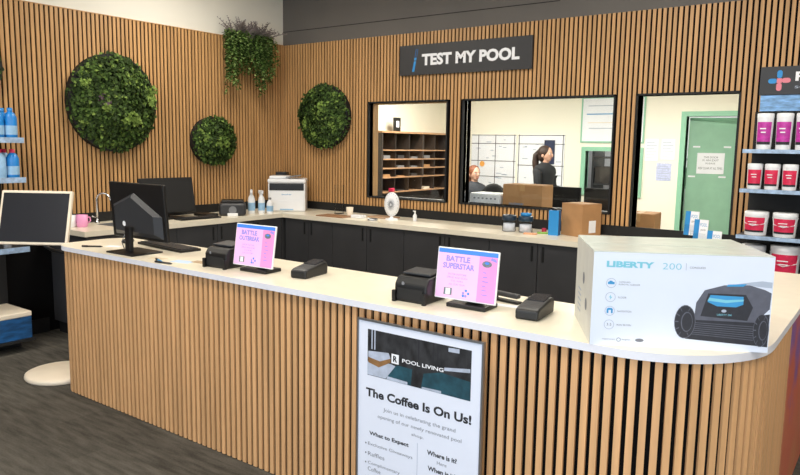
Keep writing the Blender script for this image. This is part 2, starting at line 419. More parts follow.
# slats follow the outline
path = outline(-.02)[8:]           # from leftmost point round the front
path = arc(1.66, -3.13, .203, 90, 180, 10) + arc(1.59, -3.31, .133, 180, 270, 10) + arc(5.05, -3.02, .423, 270, 360, 20) + [(5.475, -2.44)]
sl = off(B()); acc = 0; nxt = .01
for i in range(len(path) - 1):
    p, q = Vector(path[i]), Vector(path[i + 1]); L = (q - p).length; d = (q - p) / max(L, 1e-9); n = Vector((d.y, -d.x))
    while nxt < acc + L:
        c = p + d * (nxt - acc); a0 = c - d * .0118; a1 = c + d * .0118
        P = [a0, a1, a1 - n * .011, a0 - n * .011]
        sl.prism([(v.x, v.y) for v in P], .005, .922, WOOD_FRONT); nxt += PITCH
    acc += L
sl.build('slat_cladding', counter)
# painted panel on the right return
tag(B().box(5.463, 5.476, -2.415, -1.45, .02, .922, mat('sunset print', (196, 104, 96), .5, var=.0)).build('art_panel'),
    'orange and purple printed panel on the right end of the slatted counter', 'panel')
def sunset(m):
    nt = m.node_tree; rp = [n for n in nt.nodes if n.type == 'VALTORGB'][0]; nz = [n for n in nt.nodes if n.type == 'TEX_NOISE'][0]
    nz.inputs['Scale'].default_value = 3.2; cr = rp.color_ramp
    cr.elements[0].color = lin((128, 92, 150)) + (1,); cr.elements[1].color = lin((186, 120, 84)) + (1,)
    e = cr.elements.new(.45); e.color = lin((190, 98, 76)) + (1,)
sunset(bpy.data.materials['sunset print'])

# ------------------------------------------------------------------ back bench: units, worktop
def cabinet(name, width, ndoor, label, loc, rotz, end=False, extra=None):
    t = thing(name, label, 'cabinet', loc, rotz)
    # local: x along the run, front at y=-.57, back at y=0
    B().box(.001, width - .001, -.55, -.024, .10, .857, CABINET).box(.02, width - .02, -.50, -.06, .002, .10, BLACK_MATT).build('body', t)
    wdt = width / ndoor
    for k in range(ndoor):
        x0 = k * wdt + .003; x1 = (k + 1) * wdt - .003
        d = B().box(x0, x1, -.571, -.551, .104, .853, CABINET, .002, 1).build('door', t)
        hx = x1 - .055 if (k % 2 == 0) else x0 + .035
        if ndoor == 1: hx = extra if extra is not None else x0 + .04
        B().box(hx, hx + .02, -.577, -.5705, .705, .83, HANDLE, .004, 1).build('handle', d)
    return t
run = [(.62, .65, 'charcoal cupboard below the printer, at the bench corner'), (1.27, .87, 'charcoal cupboard left of the window fan, with paired black pulls'),
       (2.14, .88, 'charcoal cupboard behind the right pink tablet sign'), (3.02, .88, 'charcoal cupboard below the blue carton and lidded jars'),
       (3.90, .90, 'charcoal cupboard hidden behind the large white robot carton')]
for x0, wd, lb in run: cabinet('base_cabinet', wd, 2, lb, (x0, -.022, 0), 0)
lrun = [(-1.00, .38, 1, 'narrow charcoal cupboard on the left wall nearest the corner'), (-1.90, .90, 2, 'charcoal cupboard on the left wall below the black monitor'),
        (-2.75, .85, 2, 'charcoal cupboard on the left wall below the sink, with exposed end')]
for y0, wd, nd, lb in lrun:
    # run along +y, front towards +x
    cabinet('base_cabinet', wd, nd, lb, (.022, y0, 0), PI / 2)
tag(B().box(.022, .594, -.62, -.022, .002, .857, CABINET).build('corner_cabinet'), 'plain charcoal corner cupboard body under the white printer', 'cabinet')
SINK = (.16, .50, -2.42, -1.98)
wt = B()
z0, z1 = .858, .90
polys = [[(.021, -.021), (4.86, -.021), (4.86, -.612), (.612, -.612), (.612, -.62), (.021, -.62)],
         [(.021, -.62), (.612, -.62), (.612, SINK[3]), (.021, SINK[3])],
         [(.021, SINK[3]), (SINK[0], SINK[3]), (SINK[0], SINK[2]), (.021, SINK[2])], [(SINK[1], SINK[3]), (.612, SINK[3]), (.612, SINK[2]), (SINK[1], SINK[2])],
         [(.021, SINK[2]), (.612, SINK[2]), (.612, -2.77), (.021, -2.77)]]
for p in polys: wt.prism(p, z0, z1, STONE)
tag(wt.build('bench_worktop'), 'cream L shaped stone worktop along the left and back walls', 'worktop')

# sink and tap
a, c, d, e = SINK
s = B().box(a, c, d, e, .8595, .862, SILVER).box(a, a + .004, d, e, .862, .899, SILVER).box(c - .004, c, d, e, .862, .899, SILVER).box(a, c, d, d + .004, .862, .899, SILVER).box(a, c, e - .004, e, .862, .899, SILVER)
tag(s.build('sink'), 'shallow stainless steel sink set into the left bench', 'sink')
t = thing('tap', 'slim chrome gooseneck tap behind the sink on the left bench', 'tap', (.10, -2.36, .90))
B().lathe([(.022, 0), (.022, .012), (.013, .02), (.012, .04)], CHROME).build('base', t)
B().tube([(0, 0, .03), (0, 0, .21), (.01, .01, .245), (.035, .03, .262), (.065, .055, .255), (.085, .07, .23), (.09, .075, .20)], .009, CHROME, 10).build('spout', t)
B().tube([(.0, -.012, .05), (.0, -.05, .062)], .006, CHROME).build('lever', t)

# mug and pink box on the left bench
t = thing('mug', 'small white mug left of the pink cup by the sink', 'mug', (.24, -2.68, .90))
B().lathe([(.036, .0), (.042, .01), (.044, .10), (.040, .10), (.038, .012), (0, .01)], WHITE).build('cup', t)
B().tube([(.0, -.042, .08), (.0, -.068, .075), (.0, -.072, .045), (.0, -.042, .025)], .006, WHITE).build('handle', t)
t = thing('mug', 'pink patterned cup standing right of the white mug by the sink', 'mug', (.28, -2.60, .90))
B().lathe([(.036, .0), (.044, .01), (.046, .10), (.042, .10), (.040, .012), (0, .01)], MUGPINK).build('cup', t)
B().tube([(.0, .044, .08), (.0, .07, .075), (.0, .074, .045), (.0, .044, .025)], .006, MUGPINK).build('handle', t)

# back monitor on left bench, seen from the front, black
def back_monitor():
    t = thing('monitor', 'black monitor standing on the left wall bench behind the counter monitor', 'monitor', (.25, -1.72, .90), math.radians(86))
    p = B().box(-.28, .28, -.012, .012, .05, .385, BLACK, .006).build('screen_housing', t, rot=(math.radians(-10), 0, 0))
    B().box(-.27, .27, -.0135, -.0122, .062, .375, BLACK_MATT).build('display', p)
    B().box(-.03, .03, .06, .08, .01, .24, BLACK).build('stand', t)
    B().box(-.13, .13, -.08, .12, 0, .012, BLACK, .004).build('base', t)
back_monitor()
def keyboard(label, loc, rz, L=.44, W=.13):
    t = thing('keyboard', label, 'keyboard', loc, rz)
    B().prism([(-L / 2, -W / 2), (L / 2, -W / 2), (L / 2, W / 2), (-L / 2, W / 2)], 0, .014, BLACK).build('base', t)
    k = B(); n = 15
    for r_ in range(5):
        for i in range(n):
            x0 = -L / 2 + .012 + i * (L - .024) / n; y0 = -W / 2 + .01 + r_ * (W - .02) / 5
            k.box(x0 + .002, x0 + (L - .024) / n - .002, y0 + .002, y0 + (W - .02) / 5 - .002, .0142, .019, DGREY)
    o = k.build('keys', t); return t
keyboard('black keyboard lying below the monitor on the left bench', (.44, -1.55, .90), PI / 2 - .1, .42, .13)
# black trays right of it
tag(B().box(-.10, .10, -.07, .07, 0, .028, BLACK, .008).build('document_tray', loc=(.28, -1.33, .90), rot=(0, 0, .05)), 'flat black tray beside the label printer on the left bench', 'tray')

# label printer in corner (dark grey rounded)
t = thing('label_printer', 'squat dark grey label printer on the left bench beside spray bottles', 'printer', (.40, -1.10, .90), math.radians(50))
B().box(-.13, .13, -.10, .12, .0, .13, DGREY, .03, 4).build('body', t)
B().box(-.11, .11, -.08, .11, .125, .155, BLACK, .014, 3).build('lid', t)
B().lathe([(.038, -.104), (.038, -.098), (.02, -.098)], GREY, 20, (0, 0, .06), axis='y').build('roll_opening', t)
B().box(-.05, .05, -.112, -.098, .0, .03, WHITE, .004).build('paper_slot', t)

# white bottles beside it
def spray_bottle(label, loc, rz, h=.15, r=.032, trig=True, m=WHITE, grp=None):
    t = thing('spray_bottle', label, 'bottle', loc, rz, grp)
    B().lathe([(r * .9, 0), (r, .01), (r, h * .6), (r * .8, h * .75), (r * .38, h * .85), (r * .38, h * .92)], m, 16).build('body', t)
    if trig:
        B().box(-.055, .028, -.012, .012, h * .92, h * .92 + .035, m, .006).box(-.04, -.03, -.005, .005, h * .7, h * .93, m).build('trigger_head', t)
    else: B().lathe([(r * .45, h * .9), (r * .45, h * 1.02)], GREY, 12).build('cap', t)
    B().lathe([(r + .0006, h * .15), (r + .0006, h * .5)], LBLUE, 16).build('label', t)
spray_bottle('tall white spray bottle nearest the label printer', (.42, -.87, .90), 2.4, .23, .036)
spray_bottle('white trigger spray bottle in the middle of three beside the printer', (.47, -.78, .90), -.3, .22, .034)
spray_bottle('short white bottle without trigger beside the white printer', (.53, -.72, .90), 0, .16, .034, False)

# white laser printer
t = thing('laser_printer', 'white office printer with dark front panel in the bench corner', 'printer', (.40, -.33, .90), math.radians(40))
B().box(-.195, .195, -.17, .17, .0, .30, WHITE, .012, 3).build('body', t)
B().box(-.18, .18, -.178, -.168, .225, .298, BLACK, .006).build('control_panel', t)
B().box(-.20, .20, -.175, .17, .301, .345, WHITE, .014, 3).build('scanner_lid', t)
B().box(-.19, .02, -.10, .15, .346, .372, WHITE, .01, 2).build('document_feeder', t)
B().box(.03, .19, -.12, .05, .356, .364, GREY, .003).build('feeder_tray', t, rot=(0, -.12, 0))
p = B().box(-.175, .175, -.176, -.171, .012, .12, WHITE, .003, 1).build('paper_drawer', t)
B().box(-.07, .07, -.181, -.1765, .018, .030, LBLUE).build('drawer_grip', p)
g = B(); write(g, 'brother', -.05, .05, .175, .192, INK_BLUE, -.1707); g.build('lettering', t)
t = thing('speaker', 'small black box on the bench behind the white printer', 'speaker', (.10, -.12, .90), math.radians(30))
B().box(-.06, .06, -.06, .06, 0, .40, BLACK, .008).build('housing', t)
B().lathe([(.035, -.0615), (.03, -.0605), (.01, -.0605)], DGREY, 16, (0, 0, .34), axis='y').build('speaker_cone', t)

# clear display jar and small items on back bench
t = thing('acrylic_holder', 'tall clear plastic holder on the back bench against the slats', 'holder', (1.05, -.24, .90))
B().lathe([(.045, .004), (.048, .30)], CLEAR, 20).build('walls', t)
B().lathe([(.05, 0), (.05, .004)], CLEAR, 20).build('base', t)
tag(B().lathe([(.03, 0), (.037, .09), (.034, .09), (.028, .006), (0, .006)], IVORY, 18).build('paper_cup', loc=(1.28, -.34, .90)), 'small cream cup beside the clear plastic holder', 'cup')
tag(B().box(-.07, .07, -.035, .035, 0, .03, WHITE, .006).build('soap_box', loc=(1.46, -.42, .90), rot=(0, 0, .1)), 'small white box lying in front of the cream cup', 'box')
tag(B().box(-.17, .17, -.10, .10, 0, .010, mat('brown tray', (150, 112, 82), .5), .004).build('serving_tray', loc=(1.20, -.47, .90), rot=(0, 0, .05)), 'flat brown tray at the bench edge before the clear holder', 'tray')
tag(B().box(-.14, .14, -.09, .09, 0, .012, mat('timber board', (176, 140, 108), .6), .004).build('chopping_board', loc=(1.62, -.22, .90), rot=(0, 0, -.05)), 'thin pale timber board beside the white desk fan', 'board')
# small white desk fan / mirror
t = thing('desk_fan', 'white oval desk fan on the back bench below the first window', 'fan', (1.80, -.33, .90), math.radians(20))
B().lathe([(.062, 0), (.062, .012), (.02, .02), (.014, .03)], WHITE, 20).build('base', t)
B().tube([(0, 0, .02), (0, 0, .06)], .012, WHITE).build('stem', t)
hd = B().lathe([(.006, -.03), (.07, -.022), (.092, -.004), (.092, .01), (.07, .028), (.03, .05), (.0, .052)], WHITE, 24, (0, 0, 0), axis='y')
ho = hd.build('housing', t, loc=(0, 0, .15)); ho.scale = (.82, 1, 1.28)
g = B()
for i in range(20):
    a = 2 * PI * i / 20; g.tube([(.012 * math.cos(a), -.034, .012 * math.sin(a)), (.085 * math.cos(a), -.012, .085 * math.sin(a))], .0018, GREY, 5)
g.build('grille', ho)
t = thing('pen', 'small white pump bottle standing right of the desk fan', 'bottle', (2.02, -.25, .90)); t.name = 'pump_bottle'
B().lathe([(.018, 0), (.02, .05), (.008, .07), (.006, .09)], WHITE, 14).build('body', t); B().box(-.022, .008, -.005, .005, .088, .098, WHITE, .002).build('nozzle', t)
tag(B().lathe([(.045, 0), (.05, .018), (.047, .018), (.04, .006), (0, .006)], SILVER, 18).build('small_dish', loc=(1.70, -.50, .90)), 'small pale dish at the bench edge beside the fan', 'dish')

# two lidded jars
def jar(label, x, y, lidm, cap):
    t = thing('storage_jar', label, 'jar', (x, y, .90))
    B().lathe([(.052, 0), (.058, .01), (.058, .085), (.05, .10)], CLEAR, 20).build('glass', t)
    B().lathe([(.0, .004), (.05, .005), (.05, .07), (.0, .078)], mat('white powder', (214, 216, 224), .9), 18).build('contents', t)
    l = B().lathe([(.06, .098), (.062, .104), (.062, .135), (.055, .142), (0, .142)], lidm, 20).build('lid', t)
    if cap: B().lathe([(.04, .143), (.046, .15), (.046, .165), (0, .168)], cap, 18).build('scoop', l)
jar('clear jar with dark navy lid, left of two on the back bench', 3.08, -.36, mat('navy lid', (22, 44, 62), .4), None)
jar('clear jar with bright blue top, right of two on the back bench', 3.225, -.34, mat('navy lid b', (24, 52, 72), .4), BLUE)
# blue carton, clutter
t = thing('blue_carton', 'tall narrow bright blue carton beside the brown cardboard box', 'carton', (3.48, -.33, .90), .1)
B().box(-.042, .042, -.03, .03, 0, .205, BLUE).build('body', t); B().box(.0422, .0432, -.03, .03, 0, .205, BLUE_D).build('side_panel', t)
B().box(-.02, .02, -.015, .015, .2055, .22, BLACK, .004).build('handle', t)
tag(B().box(-.05, .05, -.03, .03, 0, .012, mat('lime packet', (130, 180, 60), .5), .003).build('packet', loc=(3.37, -.30, .90), rot=(0, 0, .5)), 'lime green packet lying between the jars and blue carton', 'packet')
tag(B().box(-.055, .055, -.028, .028, 0, .012, mat('peach packet', (224, 164, 124), .5), .003).build('packet', loc=(3.31, -.42, .90), rot=(0, 0, .2)), 'peach coloured packet lying in front of the lime packet', 'packet')
tag(B().lathe([(.018, 0), (.02, .03), (.016, .034), (0, .036)], mat('crimson pot', (186, 40, 74), .4), 14).build('pot', loc=(3.33, -.20, .90)), 'tiny crimson pot near the slats behind the packets', 'pot')
def carton(name, label, loc, rz, w_, d_, h_, lab=True, m=CARD):
    t = thing(name, label, 'carton', loc, rz)
    B().box(-w_ / 2, w_ / 2, -d_ / 2, d_ / 2, 0, h_, m, .003, 1).build('body', t)
    fl = B().box(-w_ / 2 + .002, -.001, -d_ / 2 + .002, d_ / 2 - .002, h_ + .0005, h_ + .004, m).box(.001, w_ / 2 - .002, -d_ / 2 + .002, d_ / 2 - .002, h_ + .0005, h_ + .004, m)
    fl.build('flaps', t)
    B().box(-.025, .025, -d_ / 2 - .001, d_ / 2 + .001, h_ + .0045, h_ + .005, CARD_TAPE).box(-.025, .025, -d_ / 2 - .0015, -d_ / 2 - .0004, h_ * .75, h_ + .005, CARD_TAPE).build('tape', t)
    if lab:
        q = B().box(w_ * .5 + .0005, w_ * .5 + .002, -.04, .04, h_ * .2, h_ * .62, PAPER).build('shipping_label', t)
    return t
cb = thing('cardboard_box', 'large brown cardboard box with a white label on the back bench', 'carton', (3.648, -.18, .90), math.radians(-21))
B().box(-.112, .112, -.115, .115, 0, .262, CARD, .003, 1).build('body', cb)
B().box(-.111, .111, -.114, -.001, .2625, .2655, CARD).box(-.111, .111, .001, .114, .2625, .2655, CARD).build('flaps', cb)
B().box(-.113, .113, -.022, .022, .266, .2666, CARD_TAPE).build('tape', cb)
B().box(.1123, .1133, -.03, .05, .03, .13, PAPER).build('shipping_label', cb)

# brochures on stand in the third opening
def brochure_stand():
    t = thing('brochure_stand', 'tiered clear stand of brochures on the bench before the green door', 'stand', (4.62, -.24, .90), math.radians(-8))
    B().box(-.14, .16, -.12, .08, 0, .006, CLEAR).build('base', t)
    for k, (xx, yy, zz) in enumerate([(-.10, .02, .09), (-.02, -.05, .04), (.09, -.08, -.01)]):
        h = B().box(xx - .055, xx + .055, yy - .012, yy - .009, .006, zz + .07, CLEAR).build('pocket', t)
    return t
brochure_stand()
for k, (xx, yy, z0, lb) in enumerate([(4.52, -.215, .98, 'blue and white brochure standing highest in the clear stand'), (4.605, -.295, .93, 'blue and white brochure in the middle pocket of the clear stand'), (4.71, -.335, .908, 'pale blue brochure in the lowest pocket of the clear stand')]):
    t = thing('brochure', lb, 'brochure', (xx, yy, z0), math.radians(-8), 'brochures in the clear stand')
    hh = .18 if k < 2 else .13
    B().box(-.05, .05, -.004, .004, 0, hh, PAPER).build('pages', t, rot=(-.12, 0, 0))
    c_ = B().box(-.05, -.012, -.0052, -.0042, 0, hh, BLUE).box(-.005, .045, -.0052, -.0042, .03, .032, INK_GREY)
    write(c_, 'POOL', -.006, .044, hh - .05, hh - .025, INK_BLUE, -.0045); write(c_, 'guide', 0, .036, hh - .085, hh - .065, INK_GREY, -.0045)
    c_.build('cover', t, rot=(-.12, 0, 0))

# ------------------------------------------------------------------ items on the counter
Z = .955
# monitor seen from behind
t = thing('monitor', 'large black monitor seen from behind on the left of the counter', 'monitor', (2.12, -3.31, Z))
tilt = Matrix.Rotation(math.radians(4.0), 4, 'X')
bk = B(); bk.T = Matrix.Translation((.013, .02, .247)) @ tilt
bk.box(-.272, .272, -.008, .014, -.168, .168, BLACK, .005)
hp = [(-.24, -.15), (.24, -.15), (.24, -.02), (.0, .10), (-.02, .11), (-.24, .03)]
bk.add([(x, -.008, z) for x, z in hp] + [(x * .8 , -.036, z * .8) for x, z in hp], [(6, 7, 8, 9, 10, 11)] + [(i, (i + 1) % 6, 6 + (i + 1) % 6, 6 + i) for i in range(6)], DGREY)
ho = bk.build('housing', t)
g = B(); g.T = Matrix.Translation((.013, .02, .247)) @ tilt; disc(g, -.10, -.075, .016, WHITE, -.0375); g.build('logo_badge', ho)
g = B(); g.T = Matrix.Translation((.013, .02, .247)) @ tilt; g.box(-.262, .262, .0145, .016, -.158, .158, SCREEN).build('display', ho)
B().box(-.028, .028, -.05, -.026, .008, .16, BLACK, .005).build('stand', t)
B().box(-.13, .13, -.11, .10, 0, .010, BLACK, .003).build('base', t)
B().tube([(-.06, -.02, .12), (-.09, -.03, .06), (-.11, .0, .006), (-.14, .1, .004)], .0025, GREY, 6).build('cable', t)
keyboard('black keyboard on the counter behind the monitor stand', (2.08, -3.05, Z), math.radians(-6), .52, .14)
t = thing('computer_mouse', 'black computer mouse beside the keyboard near the counter end', 'mouse', (1.72, -3.10, Z), .3)
B().ell((0, 0, .012), .03, .05, .018, BLACK).build('shell', t)
# papers and pens
def sheet(label, x, y, rz, w_, h_, m=PAPER, th=.0015):
    return tag(B().box(-w_ / 2, w_ / 2, -h_ / 2, h_ / 2, 0, th, m).build('paper_slip', loc=(x, y, Z), rot=(0, 0, rz)), label, 'paper')
sheet('pale blue paper slip near the counter front beside the pens', 2.60, -3.33, .2, .13, .07, mat('pale blue paper', (188, 208, 232), .6))
sheet('tan card lying just right of the pale blue slip', 2.69, -3.28, .1, .10, .05, mat('tan card', (176, 150, 118), .6), .003)
sheet('beige card flat on the counter behind the slips', 2.40, -3.35, .3, .10, .05, mat('beige card', (222, 206, 178), .6))
def pen(label, x, y, rz, m):
    t = thing('pen', label, 'pen', (x, y, Z + .0065), rz)
    B().tube([(-.065, 0, 0), (.05, 0, 0), (.065, 0, 0)], [.005, .005, .0015], m, 8).build('barrel', t); B().tube([(-.066, 0, 0), (-.03, 0, 0)], .006, BLACK, 8).build('cap', t)
pen('dark pen lying nearest the counter front edge left of papers', 2.575, -3.435, .12, DGREY)
pen('blue pen lying beside the pale blue slip', 2.50, -3.41, -.35, INK_BLUE)
pen('black pen at the left end of the counter near the screen', 1.74, -3.36, .6, BLACK)
sheet('small white slip at the left end of the counter', 1.80, -3.25, .4, .10, .05)

# receipt printers
def receipt_printer(label, x, y, rz):
    t = thing('receipt_printer', label, 'printer', (x, y, Z), rz)
    bd = B(); prof = [(-.07, 0), (-.07, .07), (-.05, .098), (.08, .108), (.085, 0)]
    for s0, s1, m in ((-.072, .072, BLACK),):
        vs = [(s0, a, c) for a, c in prof] + [(s1, a, c) for a, c in prof]; n = 5
        bd.add(vs, [tuple(range(5)), tuple(range(5, 10))[::-1]] + [(i, (i + 1) % 5, 5 + (i + 1) % 5, 5 + i) for i in range(5)], m)
    bo = bd.build('body', t); bv = bo.modifiers.new('bevel', 'BEVEL'); bv.width = .007; bv.segments = 2
    B().box(-.062, .062, -.02, .078, .107, .116, DGREY, .003).build('lid', t, rot=(math.radians(4), 0, 0), loc=(0, 0, -.003))
    B().box(-.058, .058, -.0735, -.0695, .012, .055, BLACK_MATT, .001, 1).box(-.074, -.06, -.085, -.071, .0, .045, BLACK).box(.06, .074, -.085, -.071, 0, .045, BLACK).build('paper_exit', t)
    g = B(); disc(g, -.03, .075, .007, GREY, -.0745); g.build('badge', t)
    t.scale = (1.12, 1.1, 1.08)
    return t
receipt_printer('black receipt printer beside the left pink tablet sign', 2.885, -3.262, math.radians(4))
receipt_printer('black receipt printer beside the right pink tablet sign', 4.155, -3.27, math.radians(2))

# tablet signs
def tablet_sign(label, loc, yaw_, tilt_, w_, h_, words):
    t = thing('tablet_sign', label, 'display', loc, yaw_)
    c = .135
    T = Matrix.Translation((0, 0, c)) @ Matrix.Rotation(-tilt_, 4, 'X')
    b_ = B(); b_.T = T; b_.box(-w_ / 2, w_ / 2, -.004, .006, -h_ / 2, h_ / 2, WHITE, .003); fr = b_.build('frame', t)
    W, Hh = w_ / 2 - .005, h_ / 2 - .005
    g = B(); g.T = T; flat(g, [(-W, -Hh), (W * .40, -Hh), (W * .40, Hh - .018), (-W, Hh - .018)], PINK, -.0045)
    flat(g, [(W * .40, -Hh), (W, -Hh), (W, Hh - .018), (W * .40, Hh - .018)], PINK_D, -.0045)
    flat(g, [(-W, Hh - .018), (W, Hh - .018), (W, Hh), (-W, Hh)], SBLUE, -.0045)
    write(g, words[0], -W * .72, W * .10, Hh - .052, Hh - .028, SVIOLET, -.005, .04); write(g, words[1], -W * .82, W * .26, Hh - .082, Hh - .058, SVIOLET, -.005, .04)
    for k, (a, s) in enumerate([(.62, 'ENTER INSTORE'), (.70, 'SPEND AND SCAN'), (.40, 'TO WIN'), (.55, 'ASK OUR TEAM')]):
        write(g, s, -W * .3 - W * .5 * a, -W * .3 + W * .5 * a, Hh - .108 - k * .014, Hh - .100 - k * .014, SVIOLET, -.005)
    flat(g, [(-W * .72, -Hh + .012), (-W * .44, -Hh + .012), (-W * .44, -Hh + .042), (-W * .72, -Hh + .042)], SGREY, -.005)
    flat(g, [(-W * .66, -Hh + .014), (-W * .50, -Hh + .014), (-W * .50, -Hh + .040), (-W * .66, -Hh + .040)], WHITE, -.0052)
    for i in range(5): disc(g, -W * .05 + .012 * (i % 3), -Hh + .016 + .011 * (i // 2), .006, SVIOLET if i % 2 else SBLUE, -.005, 8)
    disc(g, W * .66, Hh - .048, .022, SGREY, -.005, 16, .013); disc(g, W * .66, Hh - .044, .010, SBLUE, -.0053, 12, .005)
    flat(g, [(W * .76, Hh - .030), (W * .97, Hh - .038), (W * .95, Hh - .026), (W * .80, Hh - .020)], SVIOLET, -.005)
    for k in range(6): flat(g, [(W * .55, Hh - .085 - k * .018), (W * (.66 + .04 * (k % 3)), Hh - .085 - k * .018), (W * (.66 + .04 * (k % 3)), Hh - .081 - k * .018), (W * .55, Hh - .081 - k * .018)], SVIOLET, -.005)
    g.build('display', fr)
    B().box(-.075, .105, -.035, .085, 0, .018, BLACK, .004).build('base', t)
    B().add([(-.02, .045, .016), (.06, .045, .016), (.05, .008, .16), (-.02, .008, .16), (-.02, .06, .016), (.06, .06, .016), (.05, .018, .16), (-.02, .018, .16)],
            [(0, 1, 2, 3), (4, 7, 6, 5), (0, 4, 5, 1), (3, 2, 6, 7), (0, 3, 7, 4), (1, 5, 6, 2)], BLACK).build('bracket', t)
    return t
tablet_sign('pink and blue tablet sign on the left half of the counter', (3.12, -3.272, Z), .059, .158, .278, .218, ('BATTLE', 'OUTBREAK'))
tablet_sign('pink and blue tablet sign nearer the white robot carton', (4.383, -3.266, Z - .008 + .008), .041, .127, .284, .214, ('BATTLE', 'SUPERSTAR'))
# payment terminals in cradles
def terminal(label, x, y, rz):
    t = thing('payment_terminal', label, 'payment terminal', (x, y, Z), rz)
    b_ = B(); pr = [(-.10, 0), (-.10, .038), (-.078, .047), (.05, .064), (.09, .062), (.10, .045), (.095, .0)]
    s0, s1, n = -.047, .047, 7
    b_.add([(s0, a, c) for a, c in pr] + [(s1, a, c) for a, c in pr], [tuple(range(n)), tuple(range(n, 2 * n))[::-1]] + [(i, (i + 1) % n, n + (i + 1) % n, n + i) for i in range(n)], BLACK)
    o = b_.build('body', t); m = o.modifiers.new('bevel', 'BEVEL'); m.width = .008; m.segments = 3
    q = B(); q.T = Matrix.Translation((0, 0, .0565)) @ Matrix.Rotation(math.radians(8.2), 4, 'X')
    q.box(-.035, .035, .0, .085, -.001, .004, SCREEN, .002)
    q.build('display', t)
    k = B(); k.T = Matrix.Translation((0, 0, .0555)) @ Matrix.Rotation(math.radians(8.2), 4, 'X')
    for i in range(3):
        for j in range(4): k.box(-.033 + i * .023, -.013 + i * .023, -.08 + j * .018, -.068 + j * .018, -.001, .003, DGREY)
    k.build('keypad', t)
terminal('black card payment terminal near the left pink tablet sign', 3.41, -3.17, math.radians(9))
terminal('black card payment terminal beside the white robot carton', 4.665, -3.205, math.radians(6))
# stapler like tool behind the right sign
t = thing('stapler', 'black stapler lying behind the right pink tablet sign', 'stapler', (4.46, -3.06, Z), math.radians(-10))
B().box(-.075, .075, -.018, .018, 0, .010, BLACK, .003).build('base', t); B().box(-.075, .07, -.015, .015, .022, .042, DGREY, .007).box(-.075, -.05, -.014, .014, .010, .03, BLACK).build('arm', t)
sheet('white paper slip lying under the edge of the stapler', 4.50, -3.13, .2, .12, .04)

# ------------------------------------------------------------------ big robot carton
BW, BH, BD = .572, .318, .43
ang = math.atan2(.4833, .8754)
t = thing('robot_carton', 'large white product carton printed with a black pool robot', 'carton', (4.99, -3.465, Z), ang)
bb = B(); bb.box(0, BW, 0, BD, 0, BH, BOX_FACE)
bb.box(-.0008, 0, .0, BD, 0, BH, BOX_SIDE)
bb.build('body', t)
tp = B().box(.0, BW, .0, BD / 2 - .0002, BH + .0002, BH + .003, BOX_TOP).box(.0, BW, BD / 2 + .0002, BD, BH + .0002, BH + .003, BOX_TOP)
tp.build('flaps', t); B().box(-.002, BW + .002, BD / 2 - .03, BD / 2 + .03, BH + .0032, BH + .0038, BOX_TOP).build('tape', t)
y_ = -.0006
g = B(); write(g, 'LIBERTY', .042, .195, .268, .289, INK_CYAN, y_, .05); g.build('brand_name', t); g = B(); write(g, '200', .222, .282, .267, .288, INK_CYAN, y_, -.012)
g.build('brand_name', t); g = B(); flat(g, [(.296, .266), (.2975, .266), (.2975, .290), (.296, .290)], INK_LIGHT, y_); write(g, 'CORDLESS', .308, .358, .273, .279, INK_GREY, y_)
g.build('subtitle', t)
g = B()
for k, z in enumerate((.214, .166, .119, .072)):
    g = B(); ring(g, .060, z, .0165, .0016, INK_LIGHT, y_)
    if k == 0: flat(g, [(.049, z - .004), (.071, z - .004), (.071, z + .004), (.066, z + .004), (.062, z + .008), (.055, z + .008), (.053, z + .004), (.049, z + .004)], INK_BLUE, y_)
    if k == 1: flat(g, [(.061, z + .009), (.055, z - .001), (.060, z - .001), (.058, z - .010), (.066, z + .001), (.061, z + .001)], INK_CYAN, y_)
    if k == 2: flat(g, [(.050, z - .008), (.056, z - .008), (.056, z + .003), (.064, z + .003), (.064, z - .008), (.070, z - .008), (.070, z + .006), (.066, z + .010), (.054, z + .010), (.050, z + .006)], INK_BLUE, y_)
    if k == 3: write(g, '3.5', .052, .068, z - .004, z + .005, INK_GREY, y_)
    g.build('feature_icon', t)
g = B()
g.keep = True; write(g, 'CORDLESS', .085, .122, .2165, .221, INK_GREY, y_); write(g, 'ROBOTIC CLEANER', .085, .154, .208, .213, INK_GREY, y_)
g.build('feature_text', t); g = B(); write(g, 'FLOOR', .085, .112, .163, .169, INK_GREY, y_); g.build('feature_text', t); g = B(); write(g, 'NAVIGATION', .085, .130, .116, .122, INK_GREY, y_); g.build('feature_text', t); g = B(); write(g, 'RUN 90 MIN', .085, .132, .069, .075, INK_GREY, y_)
g.build('feature_text', t); g = B(); write(g, 'maytronics', .040, .082, .018, .024, INK_GREY, y_); ring(g, .094, .021, .007, .0018, INK_GREY, y_); write(g, 'dolphin', .104, .132, .018, .025, INK_GREY, y_)
disc(g, .162, .022, .014, INK_GREY, y_, 16, .006)
g.build('maker_logos', t)
# the printed robot, traced as flat ink
g = B()
flat(g, [(.525, .122), (.569, .13), (.569, .019), (.53, .022), (.31, .035), (.297, .045), (.34, .115)], ROBOT_BLACK, -.0005)
flat(g, [(.433, .221), (.497, .233), (.537, .239), (.569, .236), (.569, .217), (.50, .222)], ROBOT_LIGHT, -.0006)
flat(g, [(.333, .111), (.336, .159), (.36, .202), (.42, .221), (.50, .224), (.549, .210), (.569, .200), (.567, .147), (.525, .100), (.339, .101)], ROBOT_GREY, -.0008)
flat(g, [(.352, .115), (.372, .192), (.49, .192), (.515, .15), (.50, .105)], ROBOT_BLACK, -.0010)
flat(g, [(.371, .164), (.379, .187), (.483, .185), (.484, .159), (.462, .149), (.402, .150)], INK_BLUE, -.0012)
flat(g, [(.371, .168), (.376, .178), (.43, .172), (.484, .176), (.484, .170), (.43, .162)], INK_CYAN, -.0013)
flat(g, [(.432, .224), (.491, .228), (.48, .219), (.427, .217)], INK_BLUE, -.0012)
flat(g, [(.333, .098), (.525, .095), (.524, .032), (.319, .045)], ROBOT_BLACK, -.0012)
